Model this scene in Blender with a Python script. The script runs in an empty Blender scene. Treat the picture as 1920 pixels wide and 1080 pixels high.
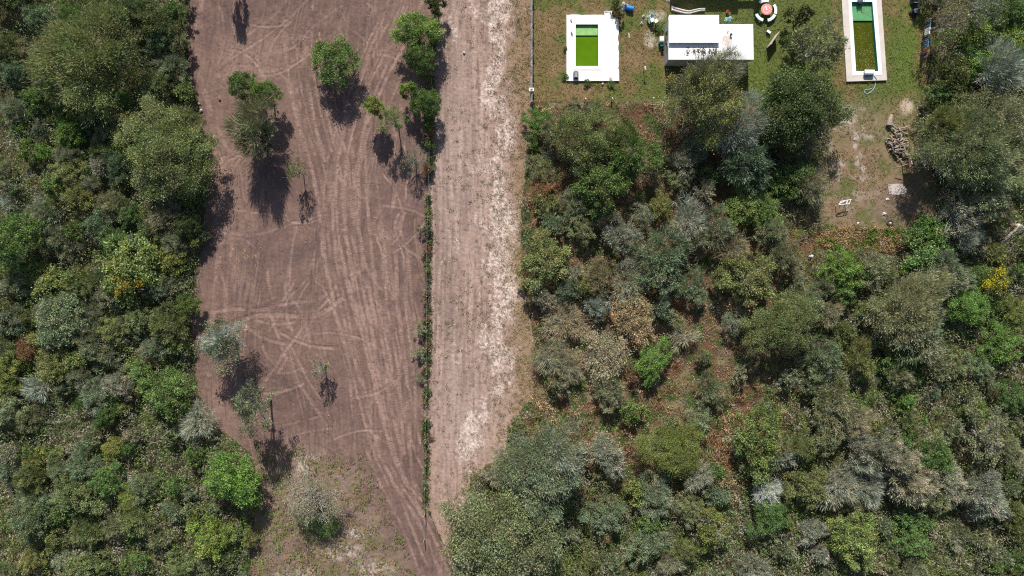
import bpy, bmesh, math, random
import numpy as np
from mathutils import Vector, Matrix
R_ = math.radians
# ------------------------------------------------------------------ camera, sky, sun, exposure
CAMH = 89.6          # drone height in metres
S = 0.07             # metres per photo pixel on the ground
scene = bpy.context.scene
cam_d = bpy.data.cameras.new("camera"); cam = bpy.data.objects.new("camera", cam_d)
scene.collection.objects.link(cam)
cam.location = (0, 0, CAMH); cam.rotation_euler = (0, 0, 0)
cam_d.sensor_width = 36; cam_d.lens = 36 * CAMH / (1920 * S); cam_d.clip_end = 6000
scene.camera = cam
SUN_EL = R_(38.5)
sdir = Vector((0.10, -1.0, 0)).normalized() * math.cos(SUN_EL) + Vector((0, 0, -math.sin(SUN_EL)))
world = bpy.data.worlds.new("World"); scene.world = world; world.use_nodes = True
nt = world.node_tree; nt.nodes.clear()
sky = nt.nodes.new("ShaderNodeTexSky"); sky.sky_type = 'NISHITA'; sky.sun_disc = False
sky.sun_elevation = SUN_EL; sky.sun_rotation = R_(-5.7); sky.air_density = 1.0; sky.dust_density = 1.0
bgn = nt.nodes.new("ShaderNodeBackground"); bgn.inputs[1].default_value = 0.085
wo = nt.nodes.new("ShaderNodeOutputWorld")
nt.links.new(sky.outputs[0], bgn.inputs[0]); nt.links.new(bgn.outputs[0], wo.inputs[0])
sl = bpy.data.lights.new("sun", 'SUN'); sl.energy = 4.95; sl.angle = R_(0.53); sl.color = (1.0, 0.95, 0.87)
so = bpy.data.objects.new("sun", sl); scene.collection.objects.link(so)
so.rotation_euler = sdir.to_track_quat('-Z', 'Y').to_euler(); so.location = (0, 60, 80)
scene.view_settings.view_transform = 'Standard'; scene.view_settings.look = 'None'
scene.view_settings.exposure = 0.40; scene.view_settings.gamma = 1.0; scene.view_settings.use_curve_mapping = False
scene.render.engine = 'CYCLES'
scene.cycles.max_bounces = 5; scene.cycles.diffuse_bounces = 3; scene.cycles.glossy_bounces = 2
scene.cycles.transmission_bounces = 3; scene.cycles.transparent_max_bounces = 6
scene.cycles.use_denoising = False; scene.cycles.filter_width = 1.15
COL = scene.collection

def P(px, py, z=0.0):
    """point at height z that the photo shows at pixel (px, py)"""
    k = (CAMH - z) / CAMH * S
    return Vector(((px - 960) * k, (540 - py) * k, z))

# ------------------------------------------------------------------ object helpers
def tag(o, label=None, cat=None, group=None, kind=None):
    if label: o['label'] = label
    if cat: o['category'] = cat
    if group: o['group'] = group
    if kind: o['kind'] = kind
    return o
def empty(name, loc=(0, 0, 0), rz=0, label=None, cat=None, group=None):
    o = bpy.data.objects.new(name, None); COL.objects.link(o); o.location = loc; o.rotation_euler = (0, 0, rz)
    o.empty_display_size = 0.3
    return tag(o, label, cat, group)
def linkmesh(name, me, mat=None, parent=None):
    o = bpy.data.objects.new(name, me); COL.objects.link(o)
    if mat is not None and not me.materials: me.materials.append(mat)
    if parent: o.parent = parent
    return o

class MB:
    """collects shapes for ONE mesh object"""
    def __init__(s): s.bm = bmesh.new()
    def box(s, c, d, rz=0, rx=0, ry=0):
        M = Matrix.Translation(c) @ Matrix.Rotation(rz, 4, 'Z') @ Matrix.Rotation(rx, 4, 'X') @ Matrix.Rotation(ry, 4, 'Y') @ Matrix.Diagonal((d[0], d[1], d[2], 1))
        bmesh.ops.create_cube(s.bm, size=1, matrix=M); return s
    def prism(s, poly, z0, z1):
        area = sum(poly[i][0] * poly[(i + 1) % len(poly)][1] - poly[(i + 1) % len(poly)][0] * poly[i][1] for i in range(len(poly)))
        if area < 0: poly = poly[::-1]
        b = [s.bm.verts.new((p[0], p[1], z0)) for p in poly]; t = [s.bm.verts.new((p[0], p[1], z1)) for p in poly]
        n = len(poly)
        s.bm.faces.new(t); s.bm.faces.new(b[::-1])
        for i in range(n): s.bm.faces.new((b[i], b[(i + 1) % n], t[(i + 1) % n], t[i]))
        return s
    def tube(s, pts, rad, n=7, cap=True):
        pts = [Vector(p) for p in pts]
        rad = rad if isinstance(rad, (list, tuple)) else [rad] * len(pts)
        rings = []
        for i, p in enumerate(pts):
            a = pts[max(i - 1, 0)]; b = pts[min(i + 1, len(pts) - 1)]
            d = (b - a)
            d = d.normalized() if d.length > 1e-6 else Vector((0, 0, 1))
            u = d.cross(Vector((0.31, 0.17, 1)) if abs(d.z) < 0.9 else Vector((1, 0.2, 0))).normalized(); v = d.cross(u)
            rings.append([s.bm.verts.new(p + (u * math.cos(2 * math.pi * k / n) + v * math.sin(2 * math.pi * k / n)) * rad[i]) for k in range(n)])
        for a, b in zip(rings, rings[1:]):
            for k in range(n): s.bm.faces.new((a[k], a[(k + 1) % n], b[(k + 1) % n], b[k]))
        if cap: s.bm.faces.new(rings[0][::-1]); s.bm.faces.new(rings[-1])
        return s
    def lathe(s, prof, c=(0, 0, 0), n=28):
        c = Vector(c); rings = []
        for r, z in prof:
            rings.append([s.bm.verts.new(c + Vector((r * math.cos(2 * math.pi * k / n), r * math.sin(2 * math.pi * k / n), z))) for k in range(n)])
        for a, b in zip(rings, rings[1:]):
            for k in range(n): s.bm.faces.new((a[k], a[(k + 1) % n], b[(k + 1) % n], b[k]))
        s.bm.faces.new(rings[0][::-1]); s.bm.faces.new(rings[-1]); return s
    def arc(s, c, r0, r1, a0, a1, z0, z1, n=12):
        pts = [(c[0] + r1 * math.cos(a0 + (a1 - a0) * i / n), c[1] + r1 * math.sin(a0 + (a1 - a0) * i / n)) for i in range(n + 1)]
        pts += [(c[0] + r0 * math.cos(a1 + (a0 - a1) * i / n), c[1] + r0 * math.sin(a1 + (a0 - a1) * i / n)) for i in range(n + 1)]
        return s.prism(pts, z0, z1)
    def build(s, name, mat, parent=None, bevel=0, smooth=False):
        if bevel:
            bmesh.ops.bevel(s.bm, geom=list(s.bm.edges), offset=bevel, segments=1, affect='EDGES')
        me = bpy.data.meshes.new(name); s.bm.to_mesh(me); s.bm.free()
        if smooth: me.polygons.foreach_set('use_smooth', [True] * len(me.polygons))
        me.materials.append(mat); o = bpy.data.objects.new(name, me); COL.objects.link(o)
        if parent: o.parent = parent
        return o

# ------------------------------------------------------------------ materials
def new_mat(name):
    m = bpy.data.materials.new(name); m.use_nodes = True; n = m.node_tree; n.nodes.clear()
    out = n.nodes.new("ShaderNodeOutputMaterial"); return m, n, out
def plain(name, col, rough=0.7, var=0.15, scale=3.0, metal=0.0, bump=0.0, col2=None):
    m, n, out = new_mat(name)
    b = n.nodes.new("ShaderNodeBsdfPrincipled"); b.inputs['Roughness'].default_value = rough; b.inputs['Metallic'].default_value = metal
    tc = n.nodes.new("ShaderNodeTexCoord"); no = n.nodes.new("ShaderNodeTexNoise"); no.inputs['Scale'].default_value = scale; no.inputs['Detail'].default_value = 6
    no.inputs['Roughness'].default_value = 0.65
    n.links.new(tc.outputs['Object'], no.inputs['Vector'])
    r = n.nodes.new("ShaderNodeValToRGB"); r.color_ramp.elements[0].position = 0.3; r.color_ramp.elements[1].position = 0.7
    c2 = col2 or tuple(min(1, c * (1 + var)) for c in col)
    r.color_ramp.elements[0].color = (*[c * (1 - var) for c in col], 1); r.color_ramp.elements[1].color = (*c2, 1)
    n.links.new(no.outputs[0], r.inputs[0]); n.links.new(r.outputs[0], b.inputs['Base Color'])
    if bump:
        bp = n.nodes.new("ShaderNodeBump"); bp.inputs['Strength'].default_value = bump; bp.inputs['Distance'].default_value = 0.05
        n.links.new(no.outputs[0], bp.inputs['Height']); n.links.new(bp.outputs[0], b.inputs['Normal'])
    n.links.new(b.outputs[0], out.inputs[0]); return m

def leaf_mat(name, use_attr_col=False, transl=0.3):
    """foliage: colour of the plant (object colour) or of the leaf, times a per-leaf tone"""
    m, n, out = new_mat(name)
    if use_attr_col:
        src = n.nodes.new("ShaderNodeAttribute"); src.attribute_name = "col"; csock = src.outputs['Color']
    else:
        oi = n.nodes.new("ShaderNodeObjectInfo"); at = n.nodes.new("ShaderNodeAttribute"); at.attribute_name = "tone"
        mx = n.nodes.new("ShaderNodeVectorMath"); mx.operation = 'MULTIPLY'
        n.links.new(oi.outputs['Color'], mx.inputs[0]); n.links.new(at.outputs['Color'], mx.inputs[1]); csock = mx.outputs[0]
    d = n.nodes.new("ShaderNodeBsdfPrincipled"); d.inputs['Roughness'].default_value = 0.62; d.inputs['Specular IOR Level'].default_value = 0.3
    t = n.nodes.new("ShaderNodeBsdfTranslucent"); mix = n.nodes.new("ShaderNodeMixShader"); mix.inputs[0].default_value = transl
    n.links.new(csock, d.inputs['Base Color']); n.links.new(csock, t.inputs['Color'])
    n.links.new(d.outputs[0], mix.inputs[1]); n.links.new(t.outputs[0], mix.inputs[2]); n.links.new(mix.outputs[0], out.inputs[0])
    return m

def ground_mat(name, fine=7.0, amount=0.35, bump=0.6):
    m, n, out = new_mat(name)
    a = n.nodes.new("ShaderNodeAttribute"); a.attribute_name = "col"
    tc = n.nodes.new("ShaderNodeTexCoord")
    n1 = n.nodes.new("ShaderNodeTexNoise"); n1.inputs['Scale'].default_value = fine; n1.inputs['Detail'].default_value = 8; n1.inputs['Roughness'].default_value = 0.75
    n.links.new(tc.outputs['Object'], n1.inputs['Vector'])
    mr = n.nodes.new("ShaderNodeMapRange"); mr.inputs[1].default_value = 0.3; mr.inputs[2].default_value = 0.7
    mr.inputs[3].default_value = 1 - amount; mr.inputs[4].default_value = 1 + amount
    n.links.new(n1.outputs[0], mr.inputs[0])
    v = n.nodes.new("ShaderNodeVectorMath"); v.operation = 'SCALE'
    n.links.new(a.outputs['Color'], v.inputs[0]); n.links.new(mr.outputs[0], v.inputs['Scale'])
    b = n.nodes.new("ShaderNodeBsdfPrincipled"); b.inputs['Roughness'].default_value = 0.95; b.inputs['Specular IOR Level'].default_value = 0.15
    bp = n.nodes.new("ShaderNodeBump"); bp.inputs['Strength'].default_value = bump; bp.inputs['Distance'].default_value = 0.06
    n.links.new(n1.outputs[0], bp.inputs['Height']); n.links.new(bp.outputs[0], b.inputs['Normal'])
    n.links.new(v.outputs[0], b.inputs['Base Color']); n.links.new(b.outputs[0], out.inputs[0])
    return m

M_leaf = leaf_mat("leaf"); M_twig = leaf_mat("twig", transl=0.0)
M_blade = leaf_mat("blade", use_attr_col=True, transl=0.25)
M_bark = plain("bark", (0.13, 0.105, 0.085), 0.9, 0.35, 8)
M_palebark = plain("pale_bark", (0.27, 0.25, 0.23), 0.9, 0.3, 8)
M_white = plain("white_paint", (0.78, 0.78, 0.77), 0.6, 0.03, 2)
M_wall = plain("render_wall", (0.42, 0.41, 0.40), 0.9, 0.25, 1.5, bump=0.2)
M_concrete = plain("concrete", (0.50, 0.45, 0.40), 0.9, 0.12, 2.5, bump=0.2)
M_deck = plain("deck_paint", (0.83, 0.82, 0.80), 0.8, 0.03, 1.2)
M_deckedge = plain("teal_edge", (0.10, 0.34, 0.27), 0.7, 0.15, 3)
M_steel = plain("steel", (0.45, 0.46, 0.47), 0.35, 0.1, 5, metal=0.8)
M_wire = plain("wire", (0.25, 0.25, 0.25), 0.5, 0.1, 5, metal=0.6)
M_black = plain("black_plastic", (0.018, 0.019, 0.021), 0.45, 0.4, 6)
M_dark = plain("dark_glass", (0.03, 0.035, 0.045), 0.15, 0.2, 2)
M_blue = plain("blue_plastic", (0.02, 0.20, 0.62), 0.4, 0.12, 3)
M_teal = plain("teal_plastic", (0.03, 0.30, 0.26), 0.5, 0.2, 4)
M_pink = plain("pink_paint", (0.62, 0.17, 0.17), 0.6, 0.12, 5, col2=(0.72, 0.33, 0.31))
M_red = plain("red_paint", (0.35, 0.05, 0.03), 0.6, 0.3, 6)
M_wood = plain("grey_wood", (0.27, 0.21, 0.155), 0.9, 0.4, 7, col2=(0.46, 0.38, 0.29))
M_woodend = plain("cut_wood", (0.50, 0.36, 0.23), 0.9, 0.2, 9)
M_rust = plain("rusty_sheet", (0.20, 0.09, 0.06), 0.8, 0.4, 4)
M_tarp = plain("tarp", (0.75, 0.78, 0.80), 0.5, 0.15, 3)
M_aqua = plain("aqua_vinyl", (0.33, 0.55, 0.58), 0.35, 0.2, 6)
M_navy = plain("navy_cloth", (0.02, 0.035, 0.11), 0.9, 0.3, 5)
M_slate = plain("slate_plastic", (0.10, 0.14, 0.18), 0.45, 0.2, 4)
M_algae = plain("algae_wall", (0.05, 0.20, 0.07), 0.6, 0.3, 4)
M_ledge = plain("green_ledge", (0.19, 0.40, 0.10), 0.6, 0.2, 2.2, col2=(0.27, 0.50, 0.15))
M_bottom = plain("pool_bottom", (0.12, 0.23, 0.008), 0.7, 0.14, 0.6)
M_ledge2 = plain("teal_green_ledge", (0.08, 0.29, 0.11), 0.6, 0.2, 2.2)  # darker, more teal green than the first pool's ledge
M_bottom2 = plain("pool_bottom_brown", (0.105, 0.12, 0.006), 0.7, 0.25, 1.2)
def water_mat(name, c1, c2, clear):
    """turbid algae water: mostly scatters its own green, lets a little of the floor through"""
    m, n, out = new_mat(name)
    tc = n.nodes.new("ShaderNodeTexCoord"); no = n.nodes.new("ShaderNodeTexNoise"); no.inputs['Scale'].default_value = .8; no.inputs['Detail'].default_value = 5
    n.links.new(tc.outputs['Object'], no.inputs['Vector'])
    r = n.nodes.new("ShaderNodeValToRGB"); r.color_ramp.elements[0].position = .35; r.color_ramp.elements[1].position = .65
    r.color_ramp.elements[0].color = (*c1, 1); r.color_ramp.elements[1].color = (*c2, 1); n.links.new(no.outputs[0], r.inputs[0])
    b = n.nodes.new("ShaderNodeBsdfPrincipled"); b.inputs['Roughness'].default_value = .06; b.inputs['IOR'].default_value = 1.33; n.links.new(r.outputs[0], b.inputs['Base Color'])
    t = n.nodes.new("ShaderNodeBsdfTransparent"); t.inputs[0].default_value = (.8, .9, .5, 1)
    mx = n.nodes.new("ShaderNodeMixShader"); mx.inputs[0].default_value = clear
    n.links.new(b.outputs[0], mx.inputs[1]); n.links.new(t.outputs[0], mx.inputs[2]); n.links.new(mx.outputs[0], out.inputs[0]); return m
M_water = water_mat("green_water", (.095, .205, .002), (.115, .235, .003), .22); M_water2 = water_mat("brown_green_water", (.060, .074, .002), (.080, .092, .003), .2)

# ------------------------------------------------------------------ numpy noise and masks
def vnoise(x, y, sc, seed):
    rg = np.random.RandomState(seed); N = 256; tab = rg.rand(N, N)
    u = x / sc + 1000.13; v = y / sc + 1000.71
    i = np.floor(u).astype(int); j = np.floor(v).astype(int); fu = u - i; fv = v - j
    fu = fu * fu * (3 - 2 * fu); fv = fv * fv * (3 - 2 * fv); i0 = i % N; j0 = j % N; i1 = (i + 1) % N; j1 = (j + 1) % N
    return (tab[i0, j0] * (1 - fu) + tab[i1, j0] * fu) * (1 - fv) + (tab[i0, j1] * (1 - fu) + tab[i1, j1] * fu) * fv
def fbm(x, y, sc, seed, oc=4):
    t = 0; a = 1; w = 0
    for k in range(oc): t = t + a * vnoise(x, y, sc / 2 ** k, seed + k * 17); w += a; a *= 0.6
    return t / w
def inpoly(x, y, poly):
    r = np.zeros(x.shape, bool); n = len(poly)
    for i in range(n):
        x0, y0 = poly[i]; x1, y1 = poly[(i + 1) % n]
        if y0 == y1: continue
        c = ((y0 > y) != (y1 > y)) & (x < (x1 - x0) * (y - y0) / (y1 - y0) + x0)
        r ^= c
    return r
def sstep(a, b, x): t = np.clip((x - a) / (b - a), 0, 1); return t * t * (3 - 2 * t)
def blob(x, y, cx, cy, rx, ry=None): ry = ry or rx; return np.clip(1 - np.sqrt(((x - cx) / rx) ** 2 + ((y - cy) / ry) ** 2), 0, 1)

FIELD = [(346, -400), (350, 0), (354, 150), (374, 205), (384, 270), (386, 330), (380, 430), (373, 500), (360, 600), (366, 700), (378, 780), (425, 812), (470, 850), (486, 905), (480, 960), (470, 1020), (480, 1500), (1000, 1500), (870, 1120), (838, 1040), (800, 950), (799, 700), (799, 500), (808, 250), (818, 0), (818, -400)]
STRIP = [(818, -400), (818, 0), (808, 250), (799, 500), (799, 700), (800, 950), (838, 1040), (870, 1120), (880, 1120), (845, 1030), (868, 960), (885, 890), (945, 850), (962, 790), (1000, 740), (1004, 640), (985, 560), (975, 430), (985, 320), (1000, 250), (999, 190), (998, -400)]
LAWN = [(998, -400), (999, 190), (1240, 194), (1430, 198), (1500, 170), (1560, 190), (1537, 300), (1535, 425), (1700, 428), (1750, 415), (1752, 330), (1700, 250), (1735, 180), (1745, 60), (1742, -400)]
WEEDY = [(480, 830), (560, 835), (690, 845), (700, 880), (735, 960), (800, 1120), (760, 1500), (400, 1500), (470, 1040), (485, 960)]

def seg_dist(x, y, pts):
    """distance to the polyline and arc length along it"""
    best = np.full(x.shape, 1e9); arc = np.zeros(x.shape); L = 0
    for (x0, y0), (x1, y1) in zip(pts, pts[1:]):
        dx, dy = x1 - x0, y1 - y0; l2 = dx * dx + dy * dy; l = math.sqrt(l2)
        t = np.clip(((x - x0) * dx + (y - y0) * dy) / l2, 0, 1)
        d = np.hypot(x - x0 - t * dx, y - y0 - t * dy); m = d < best
        best = np.where(m, d, best); arc = np.where(m, L + t * l, arc); L += l
    return best, arc
def smooth_line(pts, n=6):
    P_ = [np.array(p, float) for p in pts]; P_ = [2 * P_[0] - P_[1]] + P_ + [2 * P_[-1] - P_[-2]]; out = []
    for i in range(1, len(P_) - 2):
        a, b, c, d = P_[i - 1:i + 3]
        for k in range(n):
            t = k / n
            out.append(tuple(0.5 * ((2 * b) + (-a + c) * t + (2 * a - 5 * b + 4 * c - d) * t * t + (-a + 3 * b - 3 * c + d) * t ** 3)))
    out.append(tuple(P_[-2])); return out
# wheel and crawler tracks read off the photograph: (points, half width px, strength, lugs)
TRK = [
 ([(806, -40), (770, 55), (738, 120), (712, 175), (692, 235), (676, 300), (668, 380), (676, 450), (696, 560), (718, 680), (742, 800), (768, 880), (850, 1060)], 3.2, .9, 1),
 ([(780, -40), (744, 60), (716, 110), (688, 170), (662, 240), (650, 310), (646, 390), (652, 470), (672, 560), (694, 660), (718, 780), (744, 870), (820, 1020)], 3.0, .9, 1),
 ([(760, -40), (728, 40), (704, 90), (672, 180), (645, 250), (628, 330), (624, 420), (632, 500), (652, 590), (672, 680), (700, 790), (722, 860), (800, 1060)], 2.6, .6, 1),
 ([(548, 60), (550, 130), (562, 190), (578, 250), (598, 320), (610, 390), (618, 470), (636, 560), (656, 640), (682, 740), (706, 830), (740, 910)], 3.0, .75, 1),
 ([(570, 70), (566, 120), (580, 180), (596, 250), (612, 300), (622, 380), (626, 440), (640, 520)], 2.6, .6, 1),
 ([(586, 10), (584, 90), (592, 160), (606, 230), (626, 290), (640, 350), (643, 430)], 2.4, .55, 1),
 ([(684, 250), (686, 330), (692, 420), (699, 500), (706, 560), (716, 640), (735, 730), (752, 830)], 2.8, .9, 1),
 ([(736, 260), (742, 320), (734, 400), (726, 420), (733, 450), (742, 480), (744, 550), (752, 620), (762, 700), (765, 780), (768, 850)], 3.6, .7, 1),
 ([(706, 300), (722, 330), (738, 350), (750, 380), (756, 410), (748, 440), (736, 456)], 2.2, .6, 0),
 ([(772, 470), (764, 510), (760, 580), (752, 640), (748, 700)], 2.4, .4, 1),
 ([(600, 402), (570, 414), (540, 420), (516, 440), (505, 470), (502, 520), (512, 560)], 3.0, .8, 1),
 ([(556, 424), (550, 450), (544, 500), (540, 540), (520, 580)], 2.5, .6, 1),
 ([(590, 470), (580, 510), (560, 540), (540, 560), (505, 620)], 2.3, .4, 0),
 ([(440, 392), (480, 398), (520, 404), (560, 418), (600, 408), (615, 380), (625, 340)], 2.2, .5, 0),
 ([(498, 712), (540, 650), (556, 630), (585, 590), (615, 560), (630, 535)], 3.0, .6, 1),
 ([(520, 700), (545, 660), (570, 620), (590, 592), (620, 548)], 2.4, .4, 0),
 ([(505, 580), (525, 640), (545, 690), (575, 740), (610, 790), (650, 850)], 3.2, .6, 1),
 ([(545, 646), (562, 680), (578, 712), (600, 745)], 2.6, .6, 0),
 ([(600, 560), (612, 555), (630, 590), (650, 640), (655, 700), (660, 760)], 3.0, .6, 1),
 ([(400, 585), (440, 578), (490, 580), (540, 568), (590, 562)], 3.2, .5, 0),
 ([(420, 610), (460, 596), (500, 590), (560, 592), (600, 588), (640, 560)], 4.0, .6, 0),
 ([(550, -20), (520, 20), (494, 44), (470, 60), (440, 90), (410, 130)], 3.0, .5, 0),
 ([(575, 0), (545, 30), (510, 58), (480, 80), (430, 110)], 2.2, .5, 0),
 ([(640, 10), (612, 30), (585, 50), (560, 80), (536, 96)], 2.2, .45, 0),
 ([(690, 6), (706, 24), (716, 46), (712, 70)], 2.4, .5, 0),
 ([(640, 20), (655, 50), (680, 70), (700, 90)], 2.2, .4, 0),
 ([(654, 75), (636, 62), (620, 78), (610, 100)], 1.8, .3, 0),
 ([(380, -20), (372, 60), (372, 130), (392, 200), (402, 270), (424, 330), (430, 400), (410, 470), (404, 550), (396, 620), (392, 700)], 5.0, .55, 0),
 ([(366, 10), (368, 100)], 2.6, .5, 0), ([(412, 180), (410, 240), (436, 300), (442, 380)], 3.5, .45, 0),
 ([(438, 440), (432, 480), (424, 540), (420, 600)], 2.5, .4, 0), ([(462, 450), (480, 470), (478, 520), (470, 560)], 2.4, .4, 0),
 ([(410, 140), (440, 128), (480, 126), (520, 134), (545, 160), (556, 210), (566, 280)], 5.0, .4, 0),
 ([(440, 130), (500, 100), (540, 90), (570, 60)], 4.0, .3, 0),
 ([(752, 100), (745, 160), (752, 200), (770, 220)], 2.0, .35, 0),
 ([(700, 830), (735, 900), (775, 960), (812, 1040), (835, 1100)], 3.2, .6, 0),
 ([(720, 850), (760, 920), (800, 980), (845, 1080)], 2.6, .6, 0),
 ([(680, 820), (710, 900), (755, 990), (790, 1080)], 2.6, .5, 0),
 ([(740, 850), (765, 905), (800, 950), (838, 1010)], 2.0, .6, 0),
 ([(600, 780), (560, 790), (510, 800), (470, 812)], 2.4, .4, 0),
 ([(640, 800), (590, 806), (540, 818), (490, 830)], 2.2, .35, 0),
]
_rt = random.Random(77)
for _t in list(TRK[:8]) + [TRK[6], TRK[7]]:      # neighbouring passes of the same machines
    for _k in range(3):
        _o = _rt.choice([-1, 1]) * _rt.uniform(9, 34); _a = _rt.uniform(-.05, .05); _q = _rt.randrange(0, 3); _e = len(_t[0]) - _rt.randrange(0, 4)
        if _e - _q >= 3: TRK.append(([(x + _o + _a * (y - 500), y) for x, y in _t[0][_q:_e]], _rt.uniform(1.9, 3.2), _rt.uniform(.4, .85), _rt.random() < .7))
for _k in range(44):                             # turning arcs and cross cuts
    cx_, cy_ = _rt.choice([(480, 100), (560, 130), (660, 80), (500, 470), (560, 580), (480, 620), (600, 660), (620, 600), (560, 720), (700, 480), (760, 420), (640, 300), (700, 150), (420, 520), (430, 300), (690, 760)]); cx_ += _rt.gauss(0, 30); cy_ += _rt.gauss(0, 34)
    R__ = _rt.uniform(40, 190); a0_ = _rt.uniform(0, 6.28); sw = _rt.uniform(.4, 1.3) * 60 / R__ + .3
    for off_ in (0, 21):
        TRK.append(([(cx_ + (R__ + off_) * (math.cos(a0_ + sw * t_ / 5) - math.cos(a0_ + sw / 2)), cy_ + (R__ + off_) * (math.sin(a0_ + sw * t_ / 5) - math.sin(a0_ + sw / 2))) for t_ in range(6)], _rt.uniform(1.9, 3.2), _rt.uniform(.2, .55), _rt.random() < .5))
STRK = [(826, 2.2, .4), (834, 2.0, .5), (843, 3, .35), (856, 3.2, .5), (868, 3.0, .45), (886, 3.6, .75), (899, 3.0, .55), (912, 2.5, .4), (926, 3, .35)]
DARKTRK_SHADE = [([(430, 610), (470, 585), (510, 578), (560, 586)], 9, .5), ([(500, 700), (540, 720), (560, 735)], 10, .35), ([(600, 450), (580, 490), (600, 420)], 6, .3),
 ([(756, 860), (775, 900), (800, 940), (830, 985)], 5, .55), ([(735, 970), (770, 1010), (800, 1070)], 6, .4), ([(640, 20), (625, 50), (600, 90)], 8, .3), ([(690, 120), (660, 200)], 9, .25),
 ([(378, 30), (392, 60), (388, 90)], 10, .4), ([(428, 0), (426, 30), (420, 60)], 9, .35), ([(405, 135), (440, 112)], 3, .6), ([(420, 160), (455, 130)], 5, .4), ([(520, 440), (505, 455)], 12, .3), ([(470, 445), (474, 440)], 9, .35)]  # stroke down from the top edge paints the off-frame tree's shadow into the soil

class Lin:
    pass
def paint(px, py):
    """albedo (linear), height and region of the ground, in photo pixel units"""
    sh = px.shape
    wx = px + (fbm(px, py, 22, 3) - .5) * 16; wy = py + (fbm(px, py, 22, 9) - .5) * 16
    f = inpoly(px + (fbm(px, py, 14, 31) - .5) * 10, py, FIELD); st = inpoly(wx * .4 + px * .6, wy, STRIP) & ~f; la = inpoly(wx, wy, LAWN) & ~st & ~f
    reg = np.zeros(sh, int); reg[la] = 3; reg[st] = 2; reg[f] = 1
    col = np.zeros(sh + (3,)); h = np.zeros(sh)
    n1 = fbm(px, py, 60, 1); n2 = fbm(px, py, 12, 5); n3 = fbm(px, py, 4, 8, 3); n4 = fbm(px, py, 26, 77); n5 = vnoise(px, py, 1.7, 91)
    def mixc(c, w, mask=None):
        w = w if mask is None else w * mask
        for k in range(3): col[..., k] = col[..., k] * (1 - w) + c[k] * w
    # thicket floor: leaf litter, rust coloured dry grass, some tan
    for k, (a, b) in enumerate(((.075, .15), (.048, .095), (.028, .055))): col[..., k] = a + (b - a) * n2
    rz = sstep(960, 1000, px) * sstep(1520, 1440, px) * sstep(960, 840, py); mixc((.13, .066, .036), sstep(.5, .68, n4) * (.25 + .75 * rz)); mixc((.19, .150, .085), sstep(.55, .72, fbm(px, py, 30, 60)) * (.3 + .7 * rz)); mixc((.062, .066, .030), .65 * (1 - rz)); mixc((.05, .075, .02), sstep(.52, .66, fbm(px, py, 18, 66)))
    h += (n1 - .5) * .3 * (reg == 0)
    # dirt field
    m = (reg == 1).astype(float)
    base = (.146 + .055 * (n1 - .5), .093 + .036 * (n1 - .5), .078 + .030 * (n1 - .5))
    for k in range(3): col[..., k] = np.where(m > 0, base[k] * (.86 + .28 * n2) * (.9 + .2 * n3), col[..., k])
    mixc((.215, .137, .108), sstep(.46, .68, fbm(px, py, 45, 41)) * .45, m)
    mixc((.235, .152, .12), blob(px, py, 470, 125, 130, 80) * .8 + blob(px, py, 430, 330, 70, 160) * .7 + blob(px, py, 620, 640, 120, 120) * .35 + blob(px, py, 420, 760, 90, 90) * .6 + blob(px, py, 560, 250, 60, 100) * .4, m)
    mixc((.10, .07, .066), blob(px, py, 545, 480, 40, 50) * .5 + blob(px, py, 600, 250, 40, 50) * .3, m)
    # fine harrow texture
    hr = vnoise(px * 1.0, py * .12, 2.2, 14); col *= (1 + (hr[..., None] - .5) * .22 * m[..., None])
    # streaks left by blades and tyres, swept along the flow of the traffic
    fl = px + 26 * np.sin((py - 150) / 190.) * sstep(420, 700, px) + 14 * np.sin(py / 75. + px / 90.)
    s1 = vnoise(fl, py * .045, 3.6, 141); s2 = vnoise(fl + 31, py * .02, 7.5, 143); s3 = vnoise(fl, py * .1, 1.9, 145)
    q = sstep(.56, .80, s1 * .55 + s2 * .45) * sstep(.3, .6, fbm(px, py, 70, 147)); mixc((.25, .162, .132), q * .7, m); h -= q * m * .04
    q = sstep(.58, .82, s3 * .5 + s2 * .5); mixc((.082, .056, .049), q * .5, m)
    lug_on = fbm(px, py, 30, 43)
    for pts, w, s, lug in TRK:
        pl = smooth_line(pts)
        xs = [p[0] for p in pl]; ys = [p[1] for p in pl]
        ii = np.where((X1 > min(xs) - 12) & (X1 < max(xs) + 12))[0]; jj = np.where((Y1 > min(ys) - 12) & (Y1 < max(ys) + 12))[0]
        if len(ii) == 0 or len(jj) == 0: continue
        sl_ = (slice(jj[0], jj[-1] + 1), slice(ii[0], ii[-1] + 1))
        x, y = px[sl_], py[sl_]; jx = x + (vnoise(x, y, 9, 5) - .5) * 1.6
        d, a = seg_dist(jx, y, pl)
        k = (1 - sstep(w * .7, w * 1.35, d)) * m[sl_] * s * (.1 + 1.5 * sstep(.28, .72, fbm(x, y, 22, int(w * 100) + len(pts)))) * (.7 + .5 * vnoise(x, y, 2.2, 61))
        k = np.clip(k, 0, 1)
        lg = (.5 + .5 * np.sin(a * 2 * math.pi / 4.6 + d * .5)) if lug else .6
        lo = sstep(.35, .6, lug_on[sl_]) if lug else 0
        tone = 1 - .42 * lo * (1 - lg) if lug else 1 - .25 * (vnoise(x, y, 2.4, 6) > .6)
        for c, v in enumerate((.290, .190, .157)):
            col[sl_ + (c,)] = col[sl_ + (c,)] * (1 - k * .9) + v * tone * k * .9
        h[sl_] += k * (-.05 + (.05 * lg * lo if lug else 0)) + np.exp(-((d - w * 1.5) / 1.2) ** 2) * .035 * s * m[sl_]
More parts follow.
